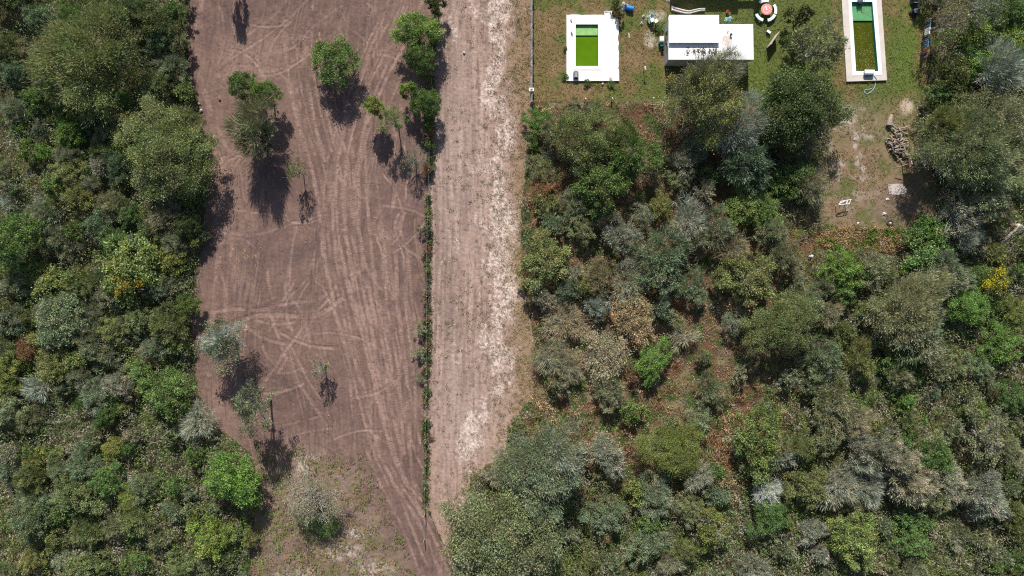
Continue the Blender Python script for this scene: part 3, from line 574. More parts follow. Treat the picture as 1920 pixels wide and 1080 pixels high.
# ------------------------------------------------------------------ thickets: crowns that stand out in the photograph
BIG = [
 # left thicket
 (165, 108, 90, 'olive', 'feather', 7.4, 'broad olive crown, the largest tree of the upper left thicket'), (312, 285, 78, 'olive', 'dense', 7.0, 'big domed olive tree throwing its shadow on the field edge'),
 (30, 452, 46, 'green', 'dome', 5.2, 'deep green dome against the left border of the photo'), (245, 500, 50, 'yellow', 'broad', 4.2, 'yellow green tree carrying a patch of yellow blossom'),
 (440, 897, 46, 'bright', 'dome', 4.8, 'bright green tree at the thicket corner beside the lower field'), (395, 1003, 38, 'lime', 'dense', 3.6, 'lime green tree below the bright corner tree'),
 (130, 242, 28, 'bright', 'dense', 3.0, 'bright green bush tucked below the largest olive crown'), (75, 34, 27, 'bluegreen', 'dense', 3.2, None), (5, 95, 26, 'dark', 'dense', 3.2, None), (130, 22, 24, 'green', 'dense', 2.6, None), (197, 16, 28, 'dark', 'dense', 3.4, None),
 (250, 26, 30, 'bluegreen', 'feather', 3.4, None), (292, 44, 34, 'dark', 'dense', 4.4, None), (327, 20, 20, 'green', 'dense', 2.8, None), (302, 80, 24, 'bluegreen', 'dense', 3.2, None), (340, 82, 18, 'grey', 'feather', 2.6, None), (320, 126, 28, 'grey', 'feather', 3, None),
 (302, 155, 26, 'olive', 'dense', 2.6, None), (346, 170, 17, 'yellow', 'broad', 2, None), (280, 178, 18, 'bluegreen', 'dense', 2.4, None), (40, 242, 12, 'bright', 'dense', 1.6, None), (76, 242, 15, 'grey', 'feather', 2, None), (28, 206, 22, 'grey', 'feather', 2.6, None), (28, 135, 22, 'bluegreen', 'dense', 2.6, None),
 (368, 262, 15, 'sage', 'feather', 2.2, None), (85, 286, 15, 'bright', 'dense', 2, None), (128, 296, 22, 'grey', 'feather', 2.6, None), (197, 285, 24, 'olive', 'feather', 3, None), (190, 308, 19, 'pale', 'feather', 2.6, None), (170, 348, 15, 'pale', 'twig', 2.2, None), (130, 324, 28, 'olive', 'dense', 3, None),
 (152, 372, 30, 'olive', 'dense', 3, None), (100, 352, 20, 'green', 'dense', 2.4, None), (216, 384, 26, 'grey', 'feather', 3, None), (190, 420, 28, 'bluegreen', 'dense', 3.2, None), (242, 402, 22, 'green', 'dense', 2.8, None), (312, 404, 28, 'greybrown', 'twig', 3.2, None), (350, 424, 22, 'dark', 'dense', 3, None),
 (330, 452, 24, 'grey', 'feather', 2.8, None), (20, 380, 16, 'pale', 'twig', 2, None), (80, 376, 13, 'pale', 'feather', 1.8, None), (245, 455, 15, 'pale', 'feather', 1.8, None), (92, 530, 34, 'yellow', 'broad', 3, None), (150, 512, 20, 'olive', 'dense', 2.2, None), (322, 490, 24, 'yellow', 'broad', 2.4, None), (300, 540, 24, 'grey', 'feather', 2.6, None),
 (112, 602, 46, 'sage', 'dome', 4.2, 'rounded sage green dome in the middle of the left thicket'), (14, 600, 30, 'grey', 'feather', 3, None), (52, 602, 16, 'yellow', 'dense', 2, None), (160, 588, 24, 'grey', 'feather', 2.6, None), (176, 648, 30, 'grey', 'feather', 3, None), (50, 655, 21, 'rust', 'dry', 1.8, 'rust brown bush of large dead leaves in the left thicket'),
 (292, 652, 22, 'grey', 'feather', 2.4, None), (334, 648, 18, 'yellow', 'broad', 2.2, None), (106, 682, 34, 'olive', 'dense', 3.2, None), (150, 704, 22, 'grey', 'feather', 2.6, None), (70, 730, 20, 'pale', 'twig', 2.2, None), (226, 720, 26, 'pale', 'feather', 3, None), (256, 690, 18, 'yellow', 'dense', 2, None), (312, 732, 46, 'green', 'dense', 4.2, 'bright leafy tree on the thicket edge left of the pale field tree'),
 (182, 742, 30, 'grey', 'feather', 3, None), (372, 790, 30, 'pale', 'twig', 2.8, 'pale leafless bush sprawling over the lower field edge'), (20, 765, 30, 'sage', 'dense', 3, None), (140, 930, 36, 'olive', 'dense', 3.4, None), (245, 935, 22, 'lime', 'dense', 2.4, None), (60, 975, 34, 'bluegreen', 'dense', 3.4, None),
 # right thicket
 (1095, 262, 56, 'olive', 'dense', 5.0, 'rounded olive green tree below the white pool deck'), (1185, 288, 44, 'green', 'feather', 4.2, 'grey topped green tree right of the rounded olive one'), (1132, 345, 48, 'green', 'dense', 4.4, 'green tree with a pale top below the rounded olive one'),
 (1007, 226, 23, 'bright', 'dense', 1.8, 'bright green bush alone at the lawn corner beside the road'), (1318, 185, 66, 'gold', 'open', 7.2, 'golden olive tree with long bare shoots below the white roof'), (1322, 165, 58, 'greybrown', 'twig', 7.2, 'spray of brown leafless shoots reaching over the house shadow'),
 (1385, 238, 52, 'pale', 'twig', 6.0, 'hazy grey leafless tree below the house'), (1400, 300, 48, 'bluegreen', 'feather', 4.6, 'shaded blue green tree below the hazy grey one'), (1285, 302, 28, 'pale', 'feather', 3, 'pale feathery bush below the golden olive tree'), (1320, 362, 20, 'pale', 'feather', 2.6, None),
 (1497, 205, 66, 'dark', 'broad', 7.0, 'large dark glossy tree between the house and the second pool'), (1470, 175, 40, 'green', 'broad', 6.0, 'lighter leafy crown against the large dark glossy tree'), (1533, 92, 50, 'sage', 'open', 6.8, 'airy grey green tree leaning over the second pool deck'),
 (1012, 312, 25, 'olive', 'open', 2.2, None), (1018, 350, 22, 'rust', 'dry', 1.4, None), (1022, 385, 20, 'olive', 'dense', 1.8, None), (1080, 385, 28, 'grey', 'feather', 2.6, None), (1076, 402, 20, 'bright', 'dense', 1.8, None), (1116, 412, 18, 'greybrown', 'twig', 2.2, None), (1166, 442, 30, 'pale', 'feather', 3.2, None),
 (1238, 482, 50, 'sage', 'feather', 4.4, 'broad sage green crown in the upper middle of the right thicket'), (1018, 492, 45, 'olive', 'dense', 3.8, 'olive tree bulging onto the cleared road'), (1292, 414, 34, 'pale', 'twig', 3.2, None), (1342, 430, 34, 'grey', 'feather', 3.2, None), (1398, 385, 38, 'green', 'dense', 3.2, None), (1436, 395, 26, 'green', 'dense', 2.6, None),
 (1445, 432, 26, 'sage', 'feather', 2.8, None), (1400, 522, 46, 'olive', 'dense', 4.2, 'olive green tree with a deep shadow in the middle right thicket'), (1370, 470, 28, 'greybrown', 'twig', 2.8, None), (1075, 512, 15, 'pale', 'feather', 2, None), (1125, 520, 28, 'greybrown', 'feather', 2.6, None), (1182, 535, 34, 'greybrown', 'twig', 2.8, None),
 (1246, 538, 15, 'pale', 'feather', 1.8, None), (1015, 556, 22, 'pale', 'feather', 2.4, None), (1120, 575, 22, 'pale', 'feather', 2.2, None), (1190, 595, 40, 'tan', 'dry', 2.6, None), (1240, 580, 20, 'grey', 'feather', 2.2, None), (1062, 600, 36, 'tan', 'twig', 1.8, None), (1225, 675, 32, 'bright', 'dense', 2.8, 'bright green bush beside brown dead growth right of the road'),
 (1130, 668, 44, 'tan', 'dry', 2.4, None), (1030, 670, 30, 'greybrown', 'twig', 2.0, None), (1068, 690, 24, 'greybrown', 'twig', 2.0, None), (1280, 632, 20, 'tan', 'twig', 1.6, None), (1462, 610, 54, 'olive', 'dense', 4.6, 'wide olive tree, largest in the middle of the right thicket'),
 (1580, 505, 36, 'bright', 'dense', 3.4, 'bright green bush below the lower edge of the back yard'), (1632, 500, 30, 'grey', 'feather', 3, None), (1735, 475, 40, 'green', 'broad', 3.2, None), (1772, 512, 38, 'grey', 'feather', 3.4, None), (1705, 575, 62, 'grey', 'feather', 5.4, 'very broad grey green crown below the back yard'),
 (1720, 625, 48, 'grey', 'feather', 4.4, None), (1815, 572, 34, 'bright', 'dome', 3.4, 'bright green round bush below the yellow blossoms'), (1862, 530, 24, 'yellow', 'dense', 2.8, 'bush bearing bright yellow blossom near the right border'), (1872, 645, 38, 'bright', 'dense', 3.4, 'bright green bush third down along the right border'), (1902, 590, 26, 'yellow', 'dense', 3, None),
 (1015, 880, 74, 'grey', 'feather', 6.6, 'large grey tree bordering the narrow lower road'), (1040, 860, 40, 'pale', 'twig', 6.8, 'haze of pale bare twigs over the large grey roadside tree'), (945, 1015, 98, 'sage', 'dense', 7.2, 'huge sage green tree at the bottom beside the road end'), (880, 990, 22, 'grey', 'dense', 2.4, None),
 (1130, 968, 32, 'sage', 'dense', 3, None), (1130, 850, 36, 'pale', 'feather', 3, None), (1262, 842, 50, 'yellow', 'dense', 4.2, 'yellow green tree in the lower right thicket'), (1312, 892, 24, 'pale', 'twig', 2.8, None), (1438, 920, 25, 'silver', 'twig', 2.8, 'silvery white leafless bush, palest in the right thicket'), (1575, 912, 36, 'pale', 'twig', 3.8, None),
 (1512, 912, 36, 'olive', 'dense', 3.6, None), (1650, 845, 38, 'pale', 'feather', 4.6, 'widest of the pale feathery trees in the lower right thicket'), (1690, 868, 30, 'pale', 'feather', 4.2, None), (1622, 868, 26, 'pale', 'twig', 3.8, None), (1612, 835, 24, 'pale', 'feather', 3.6, None), (1628, 915, 28, 'pale', 'twig', 3.4, None), (1710, 910, 38, 'pale', 'feather', 4, None), (1775, 900, 34, 'pale', 'feather', 3.6, None), (1842, 925, 38, 'pale', 'feather', 4, None), (1752, 858, 32, 'green', 'dense', 3.2, None),
 (1842, 812, 46, 'grey', 'open', 4.4, None), (1335, 985, 36, 'yellow', 'open', 3.2, None), (1230, 930, 36, 'grey', 'feather', 3, None), (1420, 820, 50, 'yellow', 'dense', 4, 'broad yellow green crown right of the yellow green tree'), (1560, 760, 44, 'grey', 'feather', 3.8, None), (1600, 1010, 44, 'yellow', 'dense', 3.6, None),
 # right hand edge and yard border
 (1830, 285, 80, 'sage', 'feather', 7.2, 'enormous grey green tree overhanging the woodpile yard'), (1764, 240, 38, 'olive', 'feather', 5.6, 'olive grey crown directly right of the woodpile'), (1885, 235, 60, 'grey', 'open', 7.0, 'airy grey tree against the right border above the enormous one'),
 (1835, 62, 36, 'lime', 'broad', 2.0, 'low lime leafed bush under the trees right of the second pool'), (1893, 60, 34, 'lime', 'broad', 2.2, None), (1890, 15, 36, 'green', 'dense', 3.4, None), (1786, 140, 30, 'dark', 'broad', 3.2, None), (1830, 120, 30, 'bright', 'broad', 2.2, None), (1768, 175, 24, 'green', 'broad', 2.4, None),
 (1775, 40, 30, 'greybrown', 'sparse', 6.0, 'leafless brown tree beside the dark covered heap'), (1835, 12, 34, 'grey', 'sparse', 6.4, None), (1872, 130, 42, 'pale', 'twig', 5.6, 'spreading pale leafless limbs near the right border'),
 (1795, 405, 38, 'pale', 'sparse', 4.6, 'grey leafless tree below the enormous grey green tree'), (1852, 375, 40, 'grey', 'open', 5.4, None), (1815, 440, 24, 'pale', 'twig', 3, 'tangled whitish dead branches beside the back yard corner'), (1750, 440, 30, 'bright', 'broad', 2.6, None),
 (1490, 330, 34, 'green', 'broad', 2.6, None), (1520, 350, 28, 'greybrown', 'twig', 3.2, None), (1462, 345, 26, 'bright', 'broad', 2, None), (1498, 30, 20, 'dark', 'broad', 3, None), (1495, 80, 24, 'green', 'open', 3, None),
]
for (x, y, r, c, s, h, lab) in BIG:
    plant(x, y, r, c, s, h, lab, 'trees and shrubs of the thicket', auto=None if lab else 'thicket')

# ------------------------------------------------------------------ the rest of the thickets, shrub by shrub
def thick_ok(x, y):
    a = np.array([[float(x)]]); b = np.array([[float(y)]])
    for poly in (FIELD, STRIP, LAWN):
        if inpoly(a, b, poly)[0, 0]: return False
    return True
rnd = random.Random(11)
pts = [(p['px'], p['py'], p['r']) for p in PLANTS]
ZONES = [  # x0,y0,x1,y1, weights
 ((-80, -80, 420, 260), dict(bluegreen=3, grey=3, olive=3, dark=1.5, green=2), .85), ((-80, 260, 420, 560), dict(grey=3, olive=3, bluegreen=2, yellow=1, pale=.5, green=2), .85),
 ((-80, 560, 420, 800), dict(sage=3, olive=3, grey=2, yellow=1, green=3, pale=.5), .95), ((-80, 800, 560, 1160), dict(olive=4, sage=3, grey=2, greybrown=.5, green=3, yellow=1), 1.0),
 ((960, 180, 1560, 420), dict(greybrown=1.5, olive=2, pale=.7, grey=2, green=2, sage=1), .6), ((960, 420, 1240, 800), dict(tan=1, greybrown=2, rust=.5, grey=2, pale=.6, olive=2, sage=1.5, green=.6), .5),
 ((1240, 420, 1460, 800), dict(greybrown=1.2, rust=.4, grey=2, sage=2, tan=.6, olive=2), .4), ((1440, 400, 2000, 800), dict(grey=3, greybrown=1, olive=3, green=3, bright=.7, sage=2), 1.0),
 ((860, 780, 1420, 1160), dict(grey=2, greybrown=1, olive=3, tan=.5, sage=2, green=1, yellow=1), .85), ((1400, 780, 2000, 1160), dict(grey=3, pale=1.3, olive=3, sage=3, green=2, greybrown=.8), 1.0),
 ((1700, -80, 2000, 420), dict(grey=2, green=3, olive=2, bright=1, dark=1), .7), ((1440, 120, 1560, 440), dict(green=3, greybrown=1, dark=1), .6)]
STY = dict(pale=['feather', 'twig'], silver=['twig'], greybrown=['twig', 'feather', 'dry'], tan=['dry', 'twig'], rust=['dry'], grey=['feather', 'feather', 'open'], sage=['feather', 'dense'], bluegreen=['dense', 'feather'], yellow=['dense', 'broad'], olive=['dense', 'feather'])
made = 0; tries = 0
while made < 300 and tries < 30000:
    tries += 1
    x = rnd.uniform(-40, 1960); y = rnd.uniform(-45, 1125)
    z = [q for q in ZONES if q[0][0] <= x <= q[0][2] and q[0][1] <= y <= q[0][3]]
    if not z or not thick_ok(x, y): continue
    if ((x - 1640) / 105) ** 2 + ((y - 448) / 32) ** 2 < 1 or ((x - 1512) / 36) ** 2 + ((y - 445) / 48) ** 2 < 1 or ((x - 1185) / 60) ** 2 + ((y - 885) / 34) ** 2 < 1: continue
    zz = rnd.choice(z)
    if rnd.random() > zz[2]: continue
    r = rnd.choice([13, 16, 18, 21, 25, 30]) * rnd.uniform(.85, 1.15)
    if any((x - a) ** 2 + (y - b) ** 2 < (c * .68 + r * .55) ** 2 for a, b, c in pts): continue
    ks = list(zz[1]); c = rnd.choices(ks, [zz[1][k] for k in ks])[0]
    s = rnd.choice(STY.get(c, ['dense']))
    if 400 < x < 520 and y > 820: r *= .6
    pts.append((x, y, r)); plant(x, y, r, c, s, 1.0 + r * S * .95, None, 'trees and shrubs of the thicket', auto='thicket'); made += 1
print("auto shrubs", made, "plants", len(PLANTS), "protos", len(PROTO))

# ------------------------------------------------------------------ blossom parts on three bushes
def blossom(root_label, spots, rgb):
    p = [q for q in PLANTS if q['label'] == root_label][0]; root = p['o']
    rg = np.random.RandomState(len(root_label)); n = 230; C = []
    for (x, y, r, z) in spots:
        c = np.array(P(x, y, z)); C.append(c + rg.randn(n, 3) * np.array([r * S * .5, r * S * .5, .22]))
    C = np.concatenate(C); n = len(C)
    a = unit(rg.randn(n, 3)) * .09; w = unit(np.cross(a, rg.randn(n, 3))) * .06
    me = face_cloud("blossom", C, a, w, np.array(rgb) * rg.uniform(.6, 1.2, (n, 1)), M_blade)
    o = linkmesh("blossom", me, None, root)
    bpy.context.view_layer.update()
    o.matrix_parent_inverse = root.matrix_world.inverted(); o.matrix_basis = Matrix()
blossom('yellow green tree carrying a patch of yellow blossom', [(228, 524, 14, 3.9), (238, 534, 10, 4.0), (262, 530, 8, 3.8), (222, 548, 7, 3.6)], (.42, .33, .04))
blossom('bush bearing bright yellow blossom near the right border', [(1862, 531, 15, 2.9), (1876, 510, 9, 2.9), (1850, 533, 8, 2.8), (1880, 532, 7, 2.8)], (.52, .46, .03))

# ------------------------------------------------------------------ stuff: undergrowth, dry grass, weeds
def scatter(name, n, area, hfun, rgbfun, reach, seed, label, cat='ground cover', tuft=6):
    rg = np.random.RandomState(seed)
    x = rg.uniform(area[0], area[2], n); y = rg.uniform(area[1], area[3], n)
    keep, hh = hfun(x, y, rg); x, y, hh = x[keep], y[keep], hh[keep]
    X = np.repeat(x, tuft) + rg.randn(len(x) * tuft) * reach; Y = np.repeat(y, tuft) + rg.randn(len(x) * tuft) * reach; Hh = np.repeat(hh, tuft)
    m = len(X); z = Hh * rg.uniform(.15, 1, m)
    C = np.stack([(X - 960) * S, (540 - Y) * S, z + .03], 1)
    a = unit(rg.randn(m, 3) * .7 + np.array([0, 0, .55])) * (np.clip(Hh * .35, .05, .16) * rg.uniform(.6, 1.4, m))[:, None]
    w = unit(np.cross(a, rg.randn(m, 3))) * (.028 + .02 * rg.rand(m))[:, None]
    rgb = rgbfun(X, Y, rg) * rg.uniform(.6, 1.4, (m, 1)) * FOL
    me = face_cloud(name, C, a, w, np.clip(rgb, .01, .9), M_blade)
    o = linkmesh(name, me); tag(o, label, cat, None, 'stuff'); return o
def mixcols(x, y, layers, base):
    c = np.tile(np.array(base, float), (len(x), 1))
    for w, col in layers: c = c * (1 - w[:, None]) + np.array(col) * w[:, None]
    return c
def regmask(x, y):
    f = inpoly(x, y, FIELD); s = inpoly(x, y, STRIP) & ~f; l = inpoly(x, y, LAWN) & ~s & ~f; return f, s, l
def dens_zone(x, y):
    """how closed the brush is: 1 over the left and lower right thickets, less where the photo shows the floor"""
    v = np.ones(len(x)) * .85
    v = v - .55 * sstep(980, 1010, x) * sstep(1500, 1440, x) * sstep(820, 740, y)
    v = v + .2 * sstep(760, 850, y) + .12 * (x < 700) - .25 * blob(x, y, 1330, 620, 160, 190) - .5 * blob(x, y, 1190, 890, 90, 70) - .5 * blob(x, y, 1510, 440, 60, 60)
    return v - .6 * (blob(x, y, 1640, 445, 110, 36) > 0) - .35 * blob(x, y, 20, 60, 80, 120) - .35 * blob(x, y, 20, 320, 90, 80)
def u_h(x, y, rg):
    f, s, l = regmask(x + rg.randn(len(x)) * 3.5, y + rg.randn(len(x)) * 2); d = dens_zone(x, y)
    b = fbm(x, y, 21, 201, 3); c = np.clip((b - .5 + (d - .5) * .42) * 4.2, 0, 1)
    return ~(f | s | l) & ((rg.rand(len(x)) < .7) | (c > .02)), .22 + 1.9 * c ** .8 * (.35 + .8 * vnoise(x, y, 11, 203))
def u_c(x, y, rg):
    right = sstep(960, 1000, x) * sstep(1500, 1420, x) * sstep(980, 860, y)
    L_ = [(sstep(.50, .56, fbm(x, y, 20, 215)) * .9, (.080, .115, .040)), (sstep(.53, .58, fbm(x, y, 17, 216)) * .85, (.145, .155, .105)), (sstep(.55, .60, fbm(x, y, 19, 217)) * .9, (.145, .138, .092)), (sstep(.54, .60, fbm(x, y, 16, 218)) * .9, (.095, .155, .035)),
          (sstep(.60, .64, fbm(x, y, 18, 219)) * .9, (.22, .21, .16)), (sstep(.50, .60, fbm(x, y, 28, 211)) * (.06 + .75 * right), (.21, .105, .055)), (sstep(.54, .62, fbm(x, y, 20, 213)) * (.2 + .8 * right), (.28, .215, .125))]
    return mixcols(x, y, L_, (.100, .122, .055))
scatter("undergrowth", 205000, (-170, -150, 2090, 1230), u_h, u_c, 2.6, 21, 'low mixed brush, dead grass and saplings between the thicket shrubs', 'undergrowth', 6)
def l_h(x, y, rg):
    f, s, l = regmask(x, y); dk = inpoly(x, y, [(1060, 20), (1163, 20), (1163, 154), (1060, 154)]) | inpoly(x, y, [(1574, -20), (1651, -20), (1663, 154), (1584, 156)]) | ((x > 1243) & (x < 1398) & (y > 48) & (y < 126))
    bare = fbm(x, y, 16, 119) > .60
    return l & ~dk & ~(bare & (x > 1540) & (y > 190)), .05 + .12 * fbm(x, y, 20, 221)
def l_c(x, y, rg):
    g = sstep(.44, .62, fbm(x, y, 34, 111) + .3 * sstep(1180, 1400, x) * (x < 1560) - .1 * sstep(200, 320, y) + .14 * (x > 1640) * (y < 190))
    return mixcols(x, y, [(g * .8, (.085, .125, .028))], (.19, .14, .065))
scatter("grass", 30000, (996, -40, 1760, 432), l_h, l_c, 1.2, 22, 'short dry grass of the two yards, greener around the house', 'grass', 4)
def s_h(x, y, rg):
    f, s, l = regmask(x, y); d = fbm(x, y, 8, 81, 3) + .17 * sstep(895, 950, x) - .05 + .1 * (x > 955) * (y < 300)
    return s & (d + .25 * (fbm(x, y, 26, 83) - .5) > .60) & (y < 1010), .05 + .2 * rg.rand(len(x)) ** 2
def s_c(x, y, rg):
    g = sstep(.5, .6, fbm(x, y, 12, 231)); t = sstep(945, 980, x) * .6
    return mixcols(x, y, [(g * .7, (.085, .10, .035)), (t, (.23, .155, .075))], (.20, .155, .095))
scatter("dry_weeds", 26000, (806, -40, 1010, 1060), s_h, s_c, 1.6, 23, 'dry straw coloured weeds strewn over the pale cleared road', 'weeds', 4)
def w_h(x, y, rg):
    k = inpoly(x + 20 * (fbm(x, y, 20, 245) - .5), y, WEEDY) & (fbm(x, y, 15, 241) + .18 * sstep(680, 520, x) * sstep(930, 1000, y) + .06 * sstep(680, 540, x) > .50); k |= (np.abs(x - np.interp(y, [0, 250, 500, 950], [817, 807, 801, 799])) < 5 + 3 * rg.randn(len(x))) & (y < 960) & (fbm(x, y, 16, 247) > .36)
    k |= inpoly(x, y, [(868, 880), (940, 860), (960, 900), (900, 1010), (850, 1010)]) & (fbm(x, y, 9, 243) > .5)
    k |= (np.abs(y - 158) < 3.5) & (fbm(x, y, 8, 249) > .5) & (x > 1060) & (x < 1165); k |= (blob(x, y, 555, 312, 20, 18) > 0) & (rg.rand(len(x)) < .5)
    return k, .1 + .35 * rg.rand(len(x)) ** 1.6
def w_c(x, y, rg):
    return mixcols(x, y, [(sstep(.45, .6, fbm(x, y, 10, 251)), (.10, .165, .025)), (sstep(.56, .66, fbm(x, y, 12, 253)) * .8, (.20, .10, .045))], (.12, .12, .045))
scatter("green_weeds", 60000, (470, -40, 1170, 1120), w_h, w_c, 1.6, 24, 'green and rusty weeds on the lower field and along the wire fence', 'weeds', 4)
def o_h(x, y, rg): return (blob(x, y, 1630, 448, 110, 28) > .1) & ~inpoly(x, y, LAWN), .1 + .4 * rg.rand(len(x))
def f_h(x, y, rg):
    c = np.interp(y, [0, 250, 500, 950], [817, 807, 802, 799]) + (fbm(x * 0, y, 30, 271) - .5) * 10
    return (np.abs(x - c) < 9 * (fbm(x * 0, y, 22, 273) * .8 + fbm(x * 0, y, 6, 274) * .7 - .22) + 1.4 * rg.randn(len(x))) & (y < 945 + 10 * rg.randn(len(x))) & (fbm(x * 0, y, 14, 275) > .36), .15 + 1.1 * rg.rand(len(x)) * fbm(x, y, 14, 277)
def f_c(x, y, rg): return mixcols(x, y, [(sstep(.48, .62, fbm(x, y, 11, 279)) * .8, (.12, .078, .042)), (sstep(.54, .64, fbm(x, y, 12, 281)) * .8, (.080, .115, .032)), (sstep(.58, .64, fbm(x, y, 9, 283)), (.20, .17, .10))], (.055, .075, .026))  # base green darkened so its colour paints the shadow band along the fence
scatter("fence_weeds", 19000, (780, -40, 832, 960), f_h, f_c, 1.2, 26, 'ragged thin line of shade coloured and rusty weeds under the wire fence', 'weeds', 5)
def r_h(x, y, rg): return inpoly(x, y, FIELD) & ((fbm(x, y, 26, 291) > .56) | (blob(x, y, 460, 485, 40, 30) > 0) | (blob(x, y, 545, 410, 30, 16) > 0)), .02 + .05 * rg.rand(len(x))
scatter("field_litter", 9000, (350, -40, 830, 1090), r_h, lambda x, y, rg: np.where((rg.rand(len(x)) < .55)[:, None], (.07, .05, .04), (.30, .235, .15)), 1.5, 27, 'root bits, clods and straw left on the graded field', 'litter', 2)
scatter("straw", 7000, (1520, 415, 1740, 480), o_h, lambda x, y, rg: mixcols(x, y, [(sstep(.5, .6, fbm(x, y, 14, 261)), (.10, .13, .03))], (.25, .175, .09)), 2, 25, 'orange dry straw below the back yard', 'dry grass', 5)

# ------------------------------------------------------------------ painted sheets (roofs, decks) as parts with real stains
def painted_slab(name, poly_px, z0, z1, paintf, parent, step=1.2, rough=.8):
    """slab with a finely divided top whose albedo carries the stains; poly_px in ground photo pixels"""
    b = MB(); pw = [((x - 960) * S, (540 - y) * S) for x, y in poly_px]; b.prism(pw, z0, z1)
    bm = b.bm; xs = [p[0] for p in pw]; ys = [p[1] for p in pw]
    for ax, lo, hi in ((0, min(xs), max(xs)), (1, min(ys), max(ys))):
        v = lo + step * S
        while v < hi:
            co = [0, 0, 0]; no = [0, 0, 0]; co[ax] = v; no[ax] = 1
            bmesh.ops.bisect_plane(bm, geom=bm.verts[:] + bm.edges[:] + bm.faces[:], plane_co=co, plane_no=no); v += step * S
    me = bpy.data.meshes.new(name); bm.to_mesh(me); bm.free()
    n = len(me.vertices); c = np.zeros(n * 3); me.vertices.foreach_get('co', c); c = c.reshape(-1, 3)
    px = c[:, 0] / S + 960; py = 540 - c[:, 1] / S; col = paintf(px, py, c[:, 2])
    at = me.attributes.new('col', 'FLOAT_COLOR', 'POINT'); at.data.foreach_set('color', np.concatenate([col, np.ones((n, 1))], 1).astype(np.float32).ravel())
    return linkmesh(name, me, M_paint, parent)
M_paint = ground_mat("painted_surface", 3, .05, .15)
def gp(x, y, z=0): return Vector(((x - 960) * S, (540 - y) * S, z))
def g2(x, y): return ((x - 960) * S, (540 - y) * S)

# ------------------------------------------------------------------ the white roofed house
house = empty('house', gp(1320, 90), 0, 'small flat roofed house with white roof and raised roof block', 'house')
def W(o, root):   # keep world placement under an unrotated root
    o.parent = root; o.location = -root.location; return o
b = MB(); b.prism([g2(1245.5, 49.5), g2(1332, 49.5), g2(1332, 63.6), g2(1395, 63.6), g2(1396, 124), g2(1245.5, 124)], 0, 2.82); W(b.build('wall', M_wall), house)
def roofc(px, py, z):
    c = np.tile(np.array((.80, .80, .79)), (len(px), 1)); n = fbm(px, py, 7, 301)
    st = np.clip(blob(px, py, 1350, 90, 12, 11) * 2.6 + blob(px, py, 1344, 98, 9, 5), 0, 1) * sstep(.25, .45, n); c = c * (1 - st[:, None] * .8) + np.array((.52, .40, .32)) * st[:, None] * .8
    g = sstep(.5, .75, n) * .12 + np.clip(blob(px, py, 1345, 104, 12, 6) * 2, 0, 1) * .25 * sstep(.4, .6, n); c = c * (1 - g[:, None]) + np.array((.45, .43, .40)) * g[:, None]
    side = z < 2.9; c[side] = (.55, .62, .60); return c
W(painted_slab('roof', [(1243.6, 47.9), (1333.2, 47.9), (1333.2, 62), (1397, 62), (1398, 126), (1243.6, 126)], 2.82, 3.0, roofc, None), house)
ub = MB(); ub.prism([g2(1244.6, 48.8), g2(1332.6, 48.8), g2(1332.6, 96.4), g2(1244.6, 96.4)], 3.003, 3.34); up = W(ub.build('roof_block', M_wall), house)
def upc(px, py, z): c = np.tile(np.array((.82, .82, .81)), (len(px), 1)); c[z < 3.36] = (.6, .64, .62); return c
W(painted_slab('block_roof', [(1243.6, 47.6), (1333.4, 47.6), (1333.6, 97.6), (1243.6, 97.6)], 3.34, 3.43, upc, None, 3), house)
for (y, z, w, h) in ((72, 1.6, .7, 1.1), (92, 1.7, .5, .6)):
    win = W(MB().box(gp(1245.2, y, z), (.07, w + .16, h + .16)).build('window', M_white), house)
    pn = MB().box(gp(1244.7, y, z), (.05, w, h)).build('pane', M_dark, win)
W(MB().box(gp(1360, 124.4, 1.0), (.95, .07, 2.0)).build('door', M_rust), house)
for x in (1290, 1380):
    win = W(MB().box(gp(x, 124.3, 1.7), (1.2, .06, .9)).build('window', M_white), house); MB().box(gp(x, 124.7, 1.7), (1.0, .05, .75)).build('pane', M_dark, win)
pi = MB(); pi.tube([gp(1356, 82, 3.0), gp(1356, 82, 3.28)], .09, 10); pi.tube([gp(1356, 82, 3.28), gp(1356, 82, 3.31)], .16, 10); W(pi.build('vent_pipe', M_black), house)
vt = MB(); vt.tube([gp(1351, 76, 3.0), gp(1351, 76, 3.2)], .06, 8); W(vt.build('vent_pipe', M_red), house)
pl = MB(); pl.tube([gp(1333.5, 62, 3.06), gp(1334, 80, 3.06), gp(1334.5, 96, 3.05)], .03, 5); W(pl.build('roof_pipe', M_black), house)
rg = np.random.RandomState(5)
n = 360; cx = np.array([1278, 1290, 1300, 1306, 1318, 1325, 1329, 1330, 1296, 1308])[rg.randint(0, 10, n)] + rg.randn(n) * 2.2; cy = 112 + rg.randn(n) * 4.5; k = (cy > 103) & (cy < 124) & (cx < 1336); cx, cy = cx[k], cy[k]; n = len(cx)
ex = 40; cx = np.append(cx, rg.uniform(1343, 1372, ex)); cy = np.append(cy, 116 + rg.randn(ex) * 2); n = len(cx)
a = unit(rg.randn(n, 3) * np.array([1, 1.4, .25])) * .075; w = unit(np.cross(a, rg.randn(n, 3) * .3 + np.array([0, 0, 1]))) * .045
lv = linkmesh('fallen_leaves', face_cloud('fallen_leaves', np.stack([(cx - 960) * S, (540 - cy) * S, np.full(n, 3.04)], 1), a, w, np.array((.09, .08, .045)) * rg.uniform(.4, 1.6, (n, 1)), M_blade))
tag(lv, 'dark dead leaves scattered on the front strip of the white roof', 'leaves', None, 'stuff')
ac = empty('air_conditioner', gp(1240, 76), 0, 'pale boxy unit on the ground at the west wall of the house', 'appliance')
